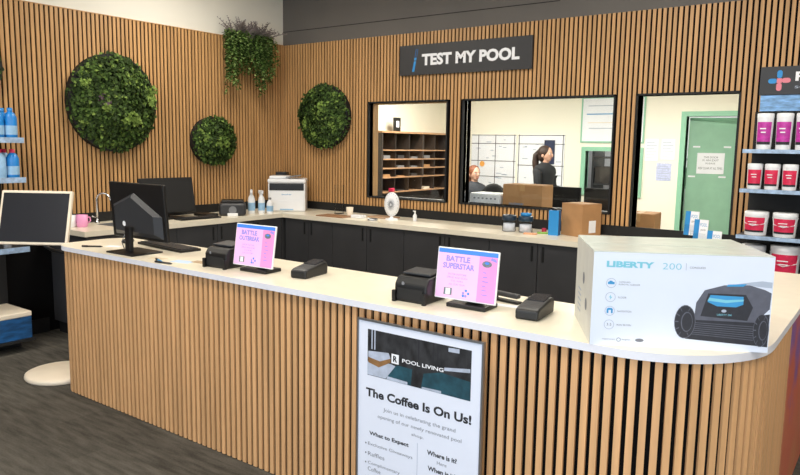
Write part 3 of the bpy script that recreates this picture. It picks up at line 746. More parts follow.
for k in range(7): flat(g, [(.325, .052 + k * .0065), (.523, .040 + k * .0075), (.523, .042 + k * .0075), (.325, .054 + k * .0065)], ROBOT_GREY, -.0014)
for cx_, cz_, rx_, rz_ in ((.304, .093, .034, .057), (.545, .075, .025, .056)):
    disc(g, cx_, cz_, rx_, ROBOT_GREY, -.00145, 22, rz_); disc(g, cx_, cz_, rx_ * .94, ROBOT_BLACK, -.0015, 22, rz_ * .95); disc(g, cx_ + .006, cz_, rx_ * .55, ROBOT_GREY, -.0016, 18, rz_ * .6); disc(g, cx_ + .007, cz_, rx_ * .48, ROBOT_BLACK, -.00165, 18, rz_ * .54)
    for k in range(9):
        a = PI * .35 + k * PI * 1.3 / 8
        p = (cx_ + rx_ * .95 * math.cos(a), cz_ + rz_ * .95 * math.sin(a)); q = (cx_ + rx_ * .6 * math.cos(a), cz_ + rz_ * .72 * math.sin(a))
        flat(g, [(p[0], p[1] - .0018), (q[0], q[1] - .0018), (q[0], q[1] + .0018), (p[0], p[1] + .0018)], ROBOT_GREY, -.0017)
disc(g, .425, .135, .008, ROBOT_LIGHT, -.0014, 12, .005); write(g, 'LIBERTY 200', .404, .450, .119, .125, INK_CYAN, -.0014)
g.build('robot_picture', t)
g = B(); g.T = Matrix.Rotation(-PI / 2, 4, 'Z')
for cx_, cz_ in ((-.21, .19), (-.13, .11)): disc(g, cx_, cz_, .022, INK_GREY, -.0015)
for k in range(5): flat(g, [(-.34, .05 + k * .02), (-.26, .05 + k * .02), (-.26, .056 + k * .02), (-.34, .056 + k * .02)], INK_LIGHT, -.0015)
g.build('side_marks', t)

# ------------------------------------------------------------------ poster in frame on the counter front
t = thing('poster_frame', 'silver framed white coffee invitation poster on the counter front', 'poster', (4.0, -3.4905, .045))
PW, PH = .606, .853
f = B().box(0, PW, -.014, 0, 0, .008, SILVER).box(0, PW, -.014, 0, PH - .008, PH, SILVER).box(0, .008, -.014, 0, .008, PH - .008, SILVER).box(PW - .008, PW, -.014, 0, .008, PH - .008, SILVER)
f.build('frame', t)
B().box(.008, PW - .008, -.010, -.002, .008, PH - .008, POSTER_WHITE).build('poster_sheet', t)
def P(x, z): return (x - 4.0, z - .045)
def rc(x0, x1, z0, z1): return [P(x0, z0), P(x1, z0), P(x1, z1), P(x0, z1)]
g = B(); flat(g, rc(4.055, 4.553, .66, .857), POSTER_DARK, -.0106)
flat(g, [P(4.158, .665), P(4.165, .70), P(4.209, .731), P(4.301, .729), P(4.333, .722), P(4.42, .745), P(4.553, .735), P(4.553, .66), P(4.16, .66)], POSTER_TEAL, -.0110)
flat(g, [P(4.055, .72), P(4.176, .73), P(4.20, .725), P(4.15, .662), P(4.055, .662)], POSTER_STONE, -.0111)
flat(g, [P(4.059, .715), P(4.115, .703), P(4.175, .735), P(4.175, .75), P(4.059, .738)], POSTER_WOOD, -.0113)
flat(g, [P(4.059, .738), P(4.12, .730), P(4.175, .752), P(4.165, .774), P(4.059, .764)], POSTER_STONE, -.0114)
flat(g, [P(4.155, .661), P(4.261, .661), P(4.261, .672), P(4.159, .675)], POSTER_STONE, -.0114)
flat(g, [P(4.331, .661), P(4.422, .661), P(4.422, .671), P(4.331, .668)], POSTER_STONE, -.0114)
flat(g, [P(4.278, .66), P(4.327, .66), P(4.341, .737), P(4.284, .735)], POSTER_DARK, -.0116)
flat(g, [P(4.434, .755), P(4.55, .770), P(4.55, .785), P(4.434, .768)], POSTER_STONE, -.0113)
flat(g, [P(4.451, .834), P(4.50, .836), P(4.50, .853), P(4.451, .85)], POSTER_STONE, -.0113)
for xx in (4.075, 4.09, 4.31, 4.38, 4.40): flat(g, rc(xx, xx + .006, .775, .857), POSTER_STONE if xx < 4.1 else INK, -.0112)
g.build('pool_photo', t)
g = B(); flat(g, rc(4.180, 4.217, .735, .775), WHITE_INK, -.0118); write(g, 'R', *[v for v in (.188, .209)], .697, .723, INK, -.012, .04)
write(g, 'POOL LIVING', .234, .431, .703, .719, WHITE_INK, -.0118, .02)
g.build('logo', t)
g = B()
write(g, 'The Coffee Is On Us!', .048, .560, .522, .560, INK, -.0106, .035)
g.build('heading', t); g = B()
write(g, 'Join us in celebrating the grand', .141, .491, .470, .490, INK_GREY, -.0106)
write(g, 'opening of our newly renovated pool', .112, .519, .435, .455, INK_GREY, -.0106)
write(g, 'shop.', .285, .345, .404, .420, INK_GREY, -.0106)
g.build('paragraph', t); g = B()
write(g, 'What to Expect', .068, .272, .350, .372, INK, -.0106, .03)
for z, sx, x1 in ((.305, 'Exclusive Giveaways', .292), (.262, 'Raffles', .150), (.220, 'Complimentary', .230), (.195, 'Coffee', .130), (.155, 'Special Offers', .215)):
    if sx != 'Coffee': g.build('text_line', t); g = B(); disc(g, .050, z + .009, .004, INK_GREY, -.0106, 8)
    write(g, sx, .062, x1, z, z + .018, INK_GREY, -.0106)
g.build('text_line', t); g = B(); flat(g, rc(4.3145, 4.3165, .10, .43), INK_LIGHT, -.0106)
g.build('divider_line', t); g = B(); write(g, 'Where is it?', .362, .501, .350, .370, INK, -.0106, .03); write(g, 'Here', .410, .455, .322, .336, INK_GREY, -.0106)
write(g, 'When is it?', .367, .498, .285, .305, INK, -.0106, .03); write(g, 'Today', .405, .46, .255, .27, INK_GREY, -.0106)
g.build('right_column', t)

# ------------------------------------------------------------------ wall sign
t = thing('wall_sign', 'black TEST MY POOL sign fixed high on the slatted back wall', 'sign', (1.655, -.0145, 2.295))
B().box(0, 1.42, -.022, 0, 0, .285, SIGN).build('board', t)
g = B(); write(g, 'TEST MY POOL', .262, 1.30, .085, .195, WHITE_INK, -.0226, .045); g.build('lettering', t)
g = B()
flat(g, [(.150, .032), (.176, .032), (.196, .13), (.170, .13)], BLUE, -.0226); flat(g, [(.171, .138), (.197, .138), (.202, .165), (.176, .165)], BLUE, -.0226)
flat(g, [(.177, .172), (.186, .172), (.200, .245), (.191, .245)], BLUE_D, -.0226); flat(g, [(.200, .172), (.206, .172), (.219, .245), (.213, .245)], BLUE_D, -.0226)
g.build('test_strip_logo', t)

# ------------------------------------------------------------------ moss discs
def leafcloud(b, n, fn, ms, size=(.03, .06), up=None):
    b.keep = True
    for i in range(n):
        c, nrm, mi, sc = fn(i)
        c = Vector(c); nrm = Vector(nrm).normalized()
        t_ = Vector((random.gauss(0, 1), random.gauss(0, 1), random.gauss(0, 1))); t_ = (t_ - nrm * t_.dot(nrm)).normalized()
        d = (t_ + nrm * random.uniform(.1, .9)).normalized(); s = nrm.cross(d); s = s.normalized() if s.length > .01 else Vector((1, 0, 0))
        L = random.uniform(*size) * sc; W_ = L * random.uniform(.28, .45)
        mid = c + d * L * .5 + nrm * L * .08; tip = c + d * L - nrm * L * .1
        b.add([tuple(c), tuple(mid + s * W_), tuple(tip), tuple(mid - s * W_)], [(0, 1, 2), (0, 2, 3)], ms[mi])
def moss_disc(label, loc, rz, rx, rz_h, seed, rosettes, n=2600, depth=.10, purple=None):
    """local: disc in the xz plane facing -y"""
    random.seed(seed)
    t = thing('moss_wall_disc', label, 'wall plant', loc, rz)
    bk = B().lathe([(1.0, -.07), (1.0, 0)], BLACK_MATT, 40, axis='y')
    bk.v = [(x * rx, y, z * rz_h) for x, y, z in bk.v]
    bk.build('backing_tray', t)
    b = B()
    core = B()
    def surf(u, v):   # u,v in unit disc
        r2 = min(1, u * u + v * v)
        return -.05 - depth * math.sqrt(max(0, 1 - r2 ** 2)) * (.75 + .25 * math.sin(u * 7 + v * 3 + seed) * math.cos(v * 6 - u * 2))
    def fn(i):
        while True:
            u, v = random.uniform(-1, 1), random.uniform(-1, 1)
            if u * u + v * v < 1: break
        y = surf(u, v) * random.uniform(.45, 1.05)
        k = math.sin(u * 5 + seed) * math.cos(v * 6 + seed * 2)
        mi = random.choices([0, 1, 2], [.55 - k * .2, .38, .07 + max(0, k * .12)])[0]
        if purple and (u - purple[0]) ** 2 + (v - purple[1]) ** 2 < .012 and random.random() < .6: mi = 3
        return (u * rx * .97, y - .01, v * rz_h * .97), (u * .6, -1, v * .6), mi, 1
    leafcloud(b, int(n * 1.5), fn, LEAFS, (.02, .05))
    for (u, v, r_) in rosettes:
        c = (u * rx, surf(u, v) - .012, v * rz_h)
        def fr(i):
            a = i * 2.4; q = r_ * math.sqrt(i / 26)
            return (c[0] + q * math.cos(a) * .6, c[1] - .01 * random.random(), c[2] + q * math.sin(a) * .6), (math.cos(a) * q * 12, -1, math.sin(a) * q * 12), 2, 1
        leafcloud(b, 26, fr, LEAFS, (r_ * .6, r_ * .9))
    b.build('foliage', t)
    cr = B(); m_ = LEAFS[0]; N = 24
    vs = [(0, surf(0, 0) * .55, 0)]; fs = []
    for j in range(1, 6):
        for i in range(N):
            a = 2 * PI * i / N; q = j / 5 * .96
            vs.append((q * math.cos(a) * rx, surf(q * math.cos(a), q * math.sin(a)) * .55, q * math.sin(a) * rz_h))
    for i in range(N): fs.append((0, 1 + i, 1 + (i + 1) % N))
    for j in range(4):
        for i in range(N): fs.append((1 + j * N + i, 1 + (j + 1) * N + i, 1 + (j + 1) * N + (i + 1) % N, 1 + j * N + (i + 1) % N))
    cr.add(vs, fs, m_); cr.build('moss_bed', t)
    return t
moss_disc('largest round green moss disc high on the left slatted wall', (.015, -2.14, 1.945), PI / 2, .42, .425, 3,
          [(.28, -.28, .055), (.16, -.32, .05), (.36, -.36, .05), (.82, .28, .06), (.78, .1, .05), (-.72, .35, .05), (-.3, -.12, .045)], 3400, .10, (-.35, .02))
moss_disc('smallest round green moss disc low on the left slatted wall', (.015, -1.04, 1.63), PI / 2, .262, .24, 11,
          [(.05, .1, .05), (.3, -.1, .045), (.05, -.2, .045), (-.6, .1, .04)], 1500, .09)
moss_disc('round green moss disc on the back wall beside the first window', (.675, -.015, 1.91), 0, .345, .335, 23,
          [(-.55, -.2, .06), (.1, .3, .05), (.5, -.3, .045), (-.2, -.6, .045)], 2400, .10)
moss_disc('round moss disc at the far left, only its rim in view', (.015, -3.345, 2.165), PI / 2, .27, .26, 31, [(.1, .1, .05)], 900, .06)

# hanging plant on the ledge
VINES = [mat('vine deep green', (60, 84, 38), .65, var=.3, spec=.25), mat('vine mid green', (96, 124, 62), .65, var=.3, spec=.25), mat('vine light green', (134, 156, 92), .65, var=.2, spec=.25)]
def hanging_plant():
    random.seed(5)
    t = thing('hanging_plant', 'trailing green plant with dusky fronds near the wall corner top', 'plant', (.016, -.60, 2.52))
    B().box(0, .13, -.22, .24, .0, .12, BLACK_MATT, .01).build('planter_box', t)
    b = B(); b.keep = True
    for k in range(100):
        y0 = random.uniform(-.33, .30)
        u = (y0 + .33) / .63
        L = random.uniform(.16, .40) + (random.uniform(.0, .22) if .45 < u < .95 else 0) + random.random() * .05
        if u < .22 or random.random() < .12: L = random.uniform(.3, .62) if u < .2 else L
        x0 = random.uniform(.08, .19); z = .19 + random.random() * .06
        out = random.uniform(.0, .07); n = int(L / .018); p = Vector((x0, y0, z)); dy = random.uniform(-.03, .03)
        for i in range(n):
            q = i / n; c = Vector((x0 + out * math.sin(min(1, q * 2) * PI / 2), y0 + dy * q + .006 * math.sin(i * .7), z - L * q))
            for s in (-1, 1):
                a = random.uniform(0, 2 * PI); l = random.uniform(.026, .048)
                d = Vector((math.cos(a), math.sin(a), -random.uniform(.2, 1))).normalized(); sd = d.cross(Vector((0, 0, 1))).normalized() * l * .32
                m_ = VINES[random.choices([0, 1, 2], [.3, .5, .2])[0]]
                b.add([tuple(c), tuple(c + d * l * .5 + sd), tuple(c + d * l), tuple(c + d * l * .5 - sd)], [(0, 1, 2), (0, 2, 3)], m_)
    b.build('trailing_vines', t)
    f = B(); f.keep = True
    for k in range(64):
        a = random.uniform(-PI, PI); base = Vector((.08 + random.uniform(-.02, .02), random.uniform(-.20, .22), .15)); L = random.uniform(.22, .36)
        dirn = Vector((.35 * math.cos(a) + .25, math.sin(a) * .7 + base.y * 2.0, 1)).normalized(); pv = None
        for i in range(7):
            q = i / 6; c = base + dirn * L * q + Vector((.02, base.y * .3, -1)) * (q * q * L * .35); wv = .012 * (1 - q) + .0015
            sd = dirn.cross(Vector((1, 0, 0))).normalized() * wv
            cur = (tuple(c - sd), tuple(c + sd))
            if c.x < .02: break
            if pv: f.add([pv[0], pv[1], cur[1], cur[0]], [(0, 1, 2, 3)], GRASSY)
            pv = cur
            if i > 1:
                for s in (-1, 1):
                    d2 = (dirn * .6 + sd.normalized() * s).normalized(); f.add([tuple(c), tuple(c + d2 * .05 * (1.2 - q) + Vector((0, 0, .003))), tuple(c + dirn * .012)], [(0, 1, 2)], GRASSY)
    f.build('fronds', t)
hanging_plant()

# ------------------------------------------------------------------ kiosk screen on stand, left of the counter
t = thing('kiosk_display', 'white framed touchscreen on a stand with a round cream base', 'display', (1.195, -3.31, 0))
B().lathe([(.225, 0.002), (.232, .012), (.228, .03), (.215, .036), (0, .036)], IVORY, 40).build('base', t)
B().tube([(.115, .055, .03), (.115, .055, .82), (.10, .06, .85), (-.09, .03, .86), (-.135, .0, .89), (-.14, -.015, 1.06)], .013, BLACK, 12).build('pole', t)
T = Matrix.Translation((1.079 - 1.195, -3.384 + 3.31, 1.095)) @ Matrix.Rotation(.601, 4, 'Z') @ Matrix.Rotation(-.299, 4, 'X')
f = B(); f.T = T; f.box(-.243, .243, 0, .028, -.186, .186, IVORY, .006, 2); fo = f.build('frame', t)
f = B(); f.T = T; f.box(-.226, .226, -.0015, -.0002, -.168, .168, SCREEN).build('display', fo)

# ------------------------------------------------------------------ left shelving
t = thing('shelf_unit', 'black retail shelving with blue price strips at the far left', 'shelving', (0, -3.12, 0))
B().box(.018, .05, -1.4, 0, 0, 1.95, BLACK_MATT).build('back_panel', t)
B().box(.05, .28, -1.4, -.02, 0, .08, BLACK_MATT).box(.05, .47, -1.4, 0, .08, .10, BLACK_MATT).build('plinth', t)
for z in (.78, 1.305, 1.60):
    s = B().box(.05, .44, -1.4, 0, z, z + .02, DGREY).build('shelf', t)
    B().box(.4405, .45, -1.4, 0, z - .012, z + .028, PSTRIP).build('price_strip', s)
def pool_bottle(label, loc, m, capm, h, grp, r=.045):
    t = thing('chemical_bottle', label, 'bottle', loc, random.uniform(-.2, .2), grp)
    B().lathe([(r * .95, 0), (r, .01), (r, h * .68), (r * .7, h * .82), (r * .35, h * .88)], m, 16).build('body', t)
    B().lathe([(r * .42, h * .88), (r * .42, h), (0, h)], capm, 12).build('cap', t)
    B().lathe([(r + .0008, h * .12), (r + .0008, h * .42)], LBLUE, 16).build('label', t)
random.seed(2)
for j, (xx, yy) in enumerate([(.37, -3.175), (.37, -3.27), (.37, -3.365), (.27, -3.19), (.27, -3.29)]):
    q = ['nearest the shelf end', 'second from the shelf end', 'third from the shelf end', 'back row nearest the end', 'back row, second from end'][j]
    pool_bottle('blue bottle on the upper left shelf, ' + q, (xx, yy, 1.6205), BLUE_B, BLUE_B, .225, 'blue bottles on the upper left shelf')
    pool_bottle('red capped bottle on the lower left shelf, ' + q, (xx, yy, 1.3255), BLUE_B if j % 2 == 0 else LBLUE, REDCAP, .215, 'red capped bottles on the lower left shelf')
for j, yy in enumerate((-3.24, -3.33)):
    tag(B().lathe([(.028, 0), (.03, .05), (.02, .055), (0, .055)], WHITE if j else GREY, 14).build('small_tub', loc=(.36, yy, .8005)),
        ['small grey tub on the shelf below the kiosk screen', 'small white tub on the shelf below the kiosk screen'][j], 'tub')
t = thing('blue_crate_box', 'blue carton with pale lid on the bottom left shelf', 'carton', (.26, -3.30, .1005))
B().box(-.20, .19, -.17, .165, 0, .17, mat('blue wave print', (24, 78, 128), .5, var=.5, scale=9, stretch=(1, 1, 4)), .003, 1).build('body', t)
B().box(-.203, .193, -.173, .168, .1705, .21, IVORY, .008).build('lid', t)

# ------------------------------------------------------------------ right shelving
t = thing('shelf_unit', 'black retail shelving of tubs beneath the header on the right wall', 'shelving', (4.87, -.0145, 0))
B().box(0.0, 1.4, -.05, 0, .985, 1.895, BLACK_MATT).box(.0, 1.4, -.05, -.01, .0, .985, BLACK_MATT).build('back_panel', t)
B().box(0.0, 1.4, -.44, -.052, 0, .12, BLACK_MATT).build('plinth', t)
SHELF = [.74, 1.035, 1.355, 1.625]
for z in SHELF:
    s = B().box(0.0, 1.4, -.40, -.052, z - .02, z, DGREY).build('shelf', t)
    B().box(0.0, 1.4, -.41, -.4005, z - .024, z + .002, PSTRIP).build('price_strip', s)
t = thing('header_sign', 'black header sign with blue and pink pill cross on the right', 'sign', (4.885, -.0145, 1.90))
B().box(0, 1.38, -.05, 0, .115, .31, SIGN).build('board', t)
B().box(.01, 1.38, -.04, 0, 0, .112, BANNER).build('water_banner', t)
g = B()
def pill(cx_, cz_, hor, m):
    L_, r_ = .028, .017; pts = []
    for i in range(10):
        a = -PI / 2 + PI * i / 9; pts.append((L_ - r_ + r_ * math.cos(a), r_ * math.sin(a)))
    for i in range(10):
        a = PI / 2 + PI * i / 9; pts.append((-(L_ - r_) + r_ * math.cos(a), r_ * math.sin(a)))
    flat(g, [((cx_ + (a if hor else c)), (cz_ + (c if hor else a))) for a, c in pts], m, -.0508)
pinkm = mat('sign pink', (226, 128, 142), .5)
pill(.080, .210, True, BLUE); pill(.166, .212, True, pinkm); pill(.123, .256, False, BLUE); pill(.123, .168, False, pinkm)
flat(g, [(.107, .195), (.139, .195), (.139, .228), (.107, .228)], pinkm, -.051)
g.build('pill_cross_logo', t)
g = B(); write(g, 'POOL', .222, .53, .205, .27, WHITE_INK, -.0508, .04); write(g, 'solutions', .222, .50, .155, .18, INK_LIGHT, -.0508); g.build('lettering', t)
def tub(name, label, x, y, z, w_, h_, lm, grp, lidh=.03, handle=False):
    t = thing(name, label, 'tub', (x, y, z), random.uniform(-.12, .12), grp)
    r = w_ / 2
    B().lathe([(r * .88, 0), (r * .98, h_ - lidh)], WHITE, 20).build('body', t)
    B().lathe([(r, h_ - lidh), (r, h_ - .004), (r * .9, h_), (0, h_)], WHITE, 20).build('lid', t)
    lb = B(); n = 13; a0, a1 = -PI * .82, -PI * .18; h0, h1 = h_ * .20, h_ * .76
    vs = []
    for i in range(n):
        a = a0 + (a1 - a0) * i / (n - 1)
        for hh in (h0, h1): rr_ = r * (.88 + .1 * hh / (h_ - lidh)) + .0012; vs.append((rr_ * math.cos(a), rr_ * math.sin(a), hh))
    lb.add(vs, [(2 * i, 2 * i + 2, 2 * i + 3, 2 * i + 1) for i in range(n - 1)], lm)
    vs = []
    for i in range(n):
        a = a0 + (a1 - a0) * i / (n - 1)
        for hh in (h_ * .14, h_ * .22): rr_ = r * (.88 + .1 * hh / (h_ - lidh)) + .0014; vs.append((rr_ * math.cos(a), rr_ * math.sin(a), hh))
    lb.add(vs, [(2 * i, 2 * i + 2, 2 * i + 3, 2 * i + 1) for i in range(n - 1)], INK)
    for k_ in range(2):  # glare painted onto the label as white bars
        zc = h_ * (.56 - .10 * k_); s_ = r * .42
        lb.add([(-s_ * (1 - .3 * k_), -r * 1.0 - .002, zc), (s_ * .7, -r * 1.0 - .002, zc), (s_ * .7, -r * 1.0 - .002, zc + h_ * .032), (-s_ * (1 - .3 * k_), -r * 1.0 - .002, zc + h_ * .032)], [(0, 1, 2, 3)], WHITE_INK)
    lb.keep = True
    lb.build('label', t)
    if handle: B().tube([(-r, 0, h_ * .8), (-r * .8, -r * .6, h_ * .5), (0, -r * 1.06, h_ * .42), (r * .8, -r * .6, h_ * .5), (r, 0, h_ * .8)], .003, WHITE, 6).build('carry_handle', t)
    return t
ordn = ['leftmost', 'second from the left', 'third from the left', 'fourth from the left']
random.seed(9)
for i in range(3): tub('chemical_tub', 'tall white tub with magenta label on the top shelf, ' + ordn[i], 4.985 + i * .118, -.34, 1.6255, .105, .245, PURPLE, 'magenta labelled tubs on the top right shelf')
for i in range(4): tub('chemical_tub', 'white tub with crimson label on the second shelf, ' + ordn[i], 4.945 + i * .108, -.34, 1.3555, .098, .175, RED, 'crimson labelled tubs on the second right shelf')
for i in range(2): tub('chemical_bucket', 'squat white bucket with crimson label on the third shelf, ' + ['left', 'right'][i] + ' one', 4.975 + i * .178, -.32, 1.0355, .155, .165, RED, 'squat crimson labelled buckets on the third right shelf', .03, True)
tub('chemical_bucket', 'white bucket with crimson label on the lowest visible right shelf', 5.17, -.30, .7405, .19, .235, RED, None, .035, True)
tub('chemical_bucket', 'plain topped white bucket behind the robot carton on the right shelf', 4.965, -.28, .7405, .16, .22, RED, None, .035, True)

# ------------------------------------------------------------------ office contents
# pigeonhole cabinet on the left office wall, facing +x
t = thing('pigeonhole_cabinet', 'dark pigeonhole cabinet with pale wood shelves seen through first window', 'cabinet', (-.5, 2.1, 0))
X0, X1, Y1, TZ = .002, .30, 2.05, 1.79
B().box(X0, X0 + .012, 0, Y1, .05, TZ, PIGEON).build('back', t)
for yy in (0, Y1 - .025): B().box(X0 + .013, X1, yy, yy + .025, .0, TZ, PIGEON).build('side_panel', t)
B().box(X0, X1 + .02, -.02, Y1 + .02, TZ + .001, TZ + .026, BRASSWOOD).build('top', t)
zs = [.42, .95, 1.16, 1.29, 1.42, 1.55]
for z in zs: B().box(X0 + .013, X1 + .004, .026, Y1 - .026, z - .012, z + .004, BRASSWOOD).build('shelf', t)
n = 6; cw = Y1 / n
for k in range(1, n):
    B().box(X0 + .013, X1 - .01 + (.012 if k == 3 else 0), k * cw - (.02 if k == 3 else .006), k * cw + (.02 if k == 3 else .006), 1.165, TZ - .001, PIGEON).build('divider', t)
    B().box(X0 + .013, X1 - .02, k * cw - .006, k * cw + .006, .955, 1.147, PIGEON).build('divider', t)
random.seed(12)
for z in (1.165, 1.295, 1.425, .955):
    for k in range(6):
        if random.random() < .55:
            h_ = random.uniform(.012, .05)
            c_ = random.choice([IVORY, GREY, CARD, DGREY])
            tag(B().box(-.10, .10, -.08, .08, 0, h_, c_).build('paper_stack', loc=(-.34, 2.1 + (k + .5) * cw, z)),
                'small stack of papers lying in a pigeonhole of the dark cabinet', 'papers', 'paper stacks in the pigeonholes')
tag(B().box(-.03, .03, -.05, .05, 0, .05, REDCAP, .006).build('pencil_case', loc=(-.17, 2.30, .957), rot=(0, 0, .3)), 'pinkish red case in the lowest left pigeonhole', 'case')
t = thing('desk_clock', 'small black framed clock standing on top of the pigeonhole cabinet', 'clock', (-.33, 2.62, TZ + .028), PI / 2)
B().box(-.075, .075, -.015, .015, 0, .20, BLACK, .004).build('frame', t); B().box(-.035, .035, -.0165, -.0152, .06, .15, PAPER).build('face', t)

# calendars / planner boards on rear wall
def planner(label, x0, x1, z0, z1, cols, rows):
    t = thing('planner_board', label, 'whiteboard', (x0, 4.198, z0))
    W_, H_ = x1 - x0, z1 - z0
    B().box(0, W_, -.015, 0, 0, H_, PAPER).build('board', t)
    g = B()
    for c in cols: g.box(c * W_ - .005, c * W_ + .005, -.018, -.0152, 0, H_, INK)
    for r_ in rows: g.box(0, W_, -.018, -.0152, r_ * H_ - .0045, r_ * H_ + .0045, INK)
    g.build('grid_lines', t)
    k = B(); random.seed(int(x0 * 100) + 3)
    for i in range(16):
        a, c = random.uniform(.03, .9) * W_, random.uniform(.05, .92) * H_
        k.box(a, a + random.uniform(.03, .09), -.0165, -.0152, c, c + .012, INK_LIGHT)
    k.build('handwriting', t)
planner('white wall planner with black grid lines, left of the office rear wall', .03, .82, .93, 1.81, [.16, .55, .97], [.25, .53, .84, .99])
planner('white wall planner right of the first, beside the standing woman', .86, 1.62, .93, 1.81, [.02, .97], [.47, .84, .99])
t = thing('wall_poster', 'small dark blue poster pinned on the planner above the woman', 'poster', (1.30, 4.178, 1.37)); B().box(0, .17, -.004, 0, 0, .36, mat('midnight print', (34, 44, 78), .5, var=.3, scale=20)).build('sheet', t)
tag(B().lathe([(.045, -.004), (.045, 0)], mat('orange sticker', (242, 172, 84), .5), 18, axis='y').build('round_sticker', loc=(.235, 4.178, 1.345)), 'round orange sticker on the left wall planner', 'sticker')
t = thing('whiteboard', 'whiteboard with pale teal border high on the office rear wall', 'whiteboard', (1.86, 4.198, 1.70))
B().box(.02, .90, -.014, 0, .02, .63, PAPER).build('board', t)
B().box(0, .92, -.02, 0, 0, .02, MINT).box(0, .92, -.02, 0, .63, .65, MINT).box(0, .02, -.02, 0, .02, .63, MINT).box(.90, .92, -.02, 0, .02, .63, MINT).build('frame', t)
g = B(); g.box(.08, .84, -.016, -.0145, .40, .415, INK_BLUE).box(.10, .70, -.016, -.0145, .52, .53, INK_LIGHT).box(.10, .74, -.016, -.0145, .28, .29, IVORY).box(.12, .6, -.016, -.0145, .20, .21, INK_LIGHT).build('handwriting', t)
for k, (x0, x1, z0, z1, lb, m) in enumerate([(2.80, 2.98, 1.46, 1.76, 'white sheet pinned on the office wall, upper left of three', PAPER), (3.02, 3.20, 1.48, 1.76, 'white sheet pinned on the office wall, upper right beside the green frame', PAPER),
                                         (2.97, 3.17, 1.19, 1.43, 'pale violet printed sheet pinned below the two white sheets', mat('violet sheet', (196, 202, 232), .6, var=.15, scale=40))]):
    t = thing('notice_sheet', lb, 'notice', (x0, 4.198, z0)); B().box(0, x1 - x0, -.003, 0, 0, z1 - z0, m).build('sheet', t)
    g = B()
    for j in range(6): g.box(.02, x1 - x0 - .02 - .03 * (j % 2), -.004, -.0032, (z1 - z0) * (.12 + .14 * j), (z1 - z0) * (.12 + .14 * j) + .007, INK_LIGHT)
    g.build('print_lines', t)
# window 2 ledge and the things on it
struct(B().box(1.27, 3.80, .126, .52, 1.03, 1.052, WHITE).box(1.27, 1.30, .126, .5, 0, 1.03, WHITE).box(3.77, 3.80, .126, .5, 0, 1.03, WHITE).box(2.3, 2.33, .126, .5, 0, 1.03, WHITE).build('trim_4'))
t = thing('storage_basket', 'white slotted plastic basket on the ledge behind the large window', 'basket', (2.53, .30, 1.0525))
B().box(-.17, .17, -.12, .12, 0, .12, WHITE, .02, 3).build('body', t)
g = B()
for k in range(6): g.box(-.12 + k * .045, -.10 + k * .045, -.1215, -.1203, .065, .078, INK_GREY)
g.build('slots', t)
t = carton('cardboard_box', 'flat brown cardboard box on the ledge behind the large window', (2.925, .30, 1.0525), 0, .40, .24, .215, False)
g = B(); write(g, 'poolwater', -.13, .02, .02, .055, INK_BLUE, -.1212); g.build('printed_mark', t)
# carton in the third opening
carton('cardboard_box', 'brown cardboard box standing inside the office behind the hatch edge', (3.86, .72, .77), .1, .30, .30, .27, False)
t = thing('side_table', 'low white table inside the office under the cardboard box', 'table', (3.86, .72, 0))
B().box(-.22, .22, -.22, .22, .735, .768, WHITE).build('table_top', t)
for sx in (-1, 1):
    for sy in (-1, 1): B().box(sx * .19 - .015, sx * .19 + .015, sy * .19 - .015, sy * .19 + .015, 0, .734, GREY).build('leg', t)
# desk with monitors
t = thing('office_desk', 'black office desk behind the large window', 'desk', (2.75, 1.75, 0))
B().box(-.70, .85, -.38, .30, .71, .74, BLACK).build('desk_top', t)
for sx in (-.68, .81):
    B().box(sx, sx + .03, -.36, .28, 0, .709, BLACK).build('leg', t)
def office_monitor(label, loc, rz):
    t = thing('monitor', label, 'monitor', loc, rz)
    B().box(-.27, .27, -.012, .014, .14, .45, BLACK, .005).build('housing', t); B().box(-.03, .03, .015, .04, .01, .3, BLACK).build('stand', t); B().box(-.11, .11, -.07, .12, 0, .012, BLACK).build('base', t)
office_monitor('black monitor on the office desk, left of the pair seen through glass', (2.66, 1.60, .74), .03)
office_monitor('black monitor on the office desk, right of the pair seen through glass', (3.235, 1.60, .74), -.05)
# office chairs
def office_chair(label, loc, rz):
    t = thing('office_chair', label, 'chair', loc, rz)
    B().box(-.24, .24, -.23, .23, .44, .51, BLACK_MATT, .025, 3).build('seat', t)
    B().ell((0, .23, .88), .20, .045, .28, BLACK_MATT, 20, 14).build('backrest', t)
    B().tube([(0, 0, .10), (0, 0, .44)], .025, SILVER).build('column', t)
    B().tube([(0, .22, .47), (0, .29, .5), (0, .262, .6)], .02, BLACK).build('back_bar', t)
    for k in range(5):
        a = 2 * PI * k / 5; l = B().tube([(0, 0, .10), (.27 * math.cos(a), .27 * math.sin(a), .07)], .018, BLACK).build('leg', t)
        B().lathe([(.028, -.015), (.028, .015)], BLACK, 12, (.27 * math.cos(a), .27 * math.sin(a), .03), axis='x').build('castor', l)
office_chair('black office chair left of the standing woman, behind the basket', (1.50, 2.35, 0), PI + .3)
office_chair('black office chair right behind the brown box, before the woman', (2.12, 2.72, 0), PI - .2)
# storeroom glimpse
t = thing('storage_rack', 'dim storage rack seen through the green framed office window', 'rack', (2.3, 6.2, 0))
for sx in (-.9, .9): B().box(sx - .02, sx + .02, -.25, .25, 0, 1.9, DGREY).build('upright', t)
for z in (.5, 1.0, 1.45): B().box(-.88, .88, -.25, .25, z, z + .03, DGREY).build('shelf', t)
tag(B().lathe([(.09, 0), (.11, .18), (.0, .19)], WHITE, 18).build('storage_pail', loc=(2.0, 6.1, 1.031)), 'white pail on the dim storeroom rack', 'pail')
tag(B().box(-.3, .3, -.2, .2, 0, .30, BLACK_MATT, .01).build('storage_bin', loc=(2.6, 6.15, 1.031)), 'black bin on the dim storeroom rack', 'bin')
tag(B().box(-.16, .16, -.2, .2, 0, .28, PIGEON, .01).build('storage_bin', loc=(1.6, 6.15, 1.031)), 'brown bin on the dim storeroom rack', 'bin')

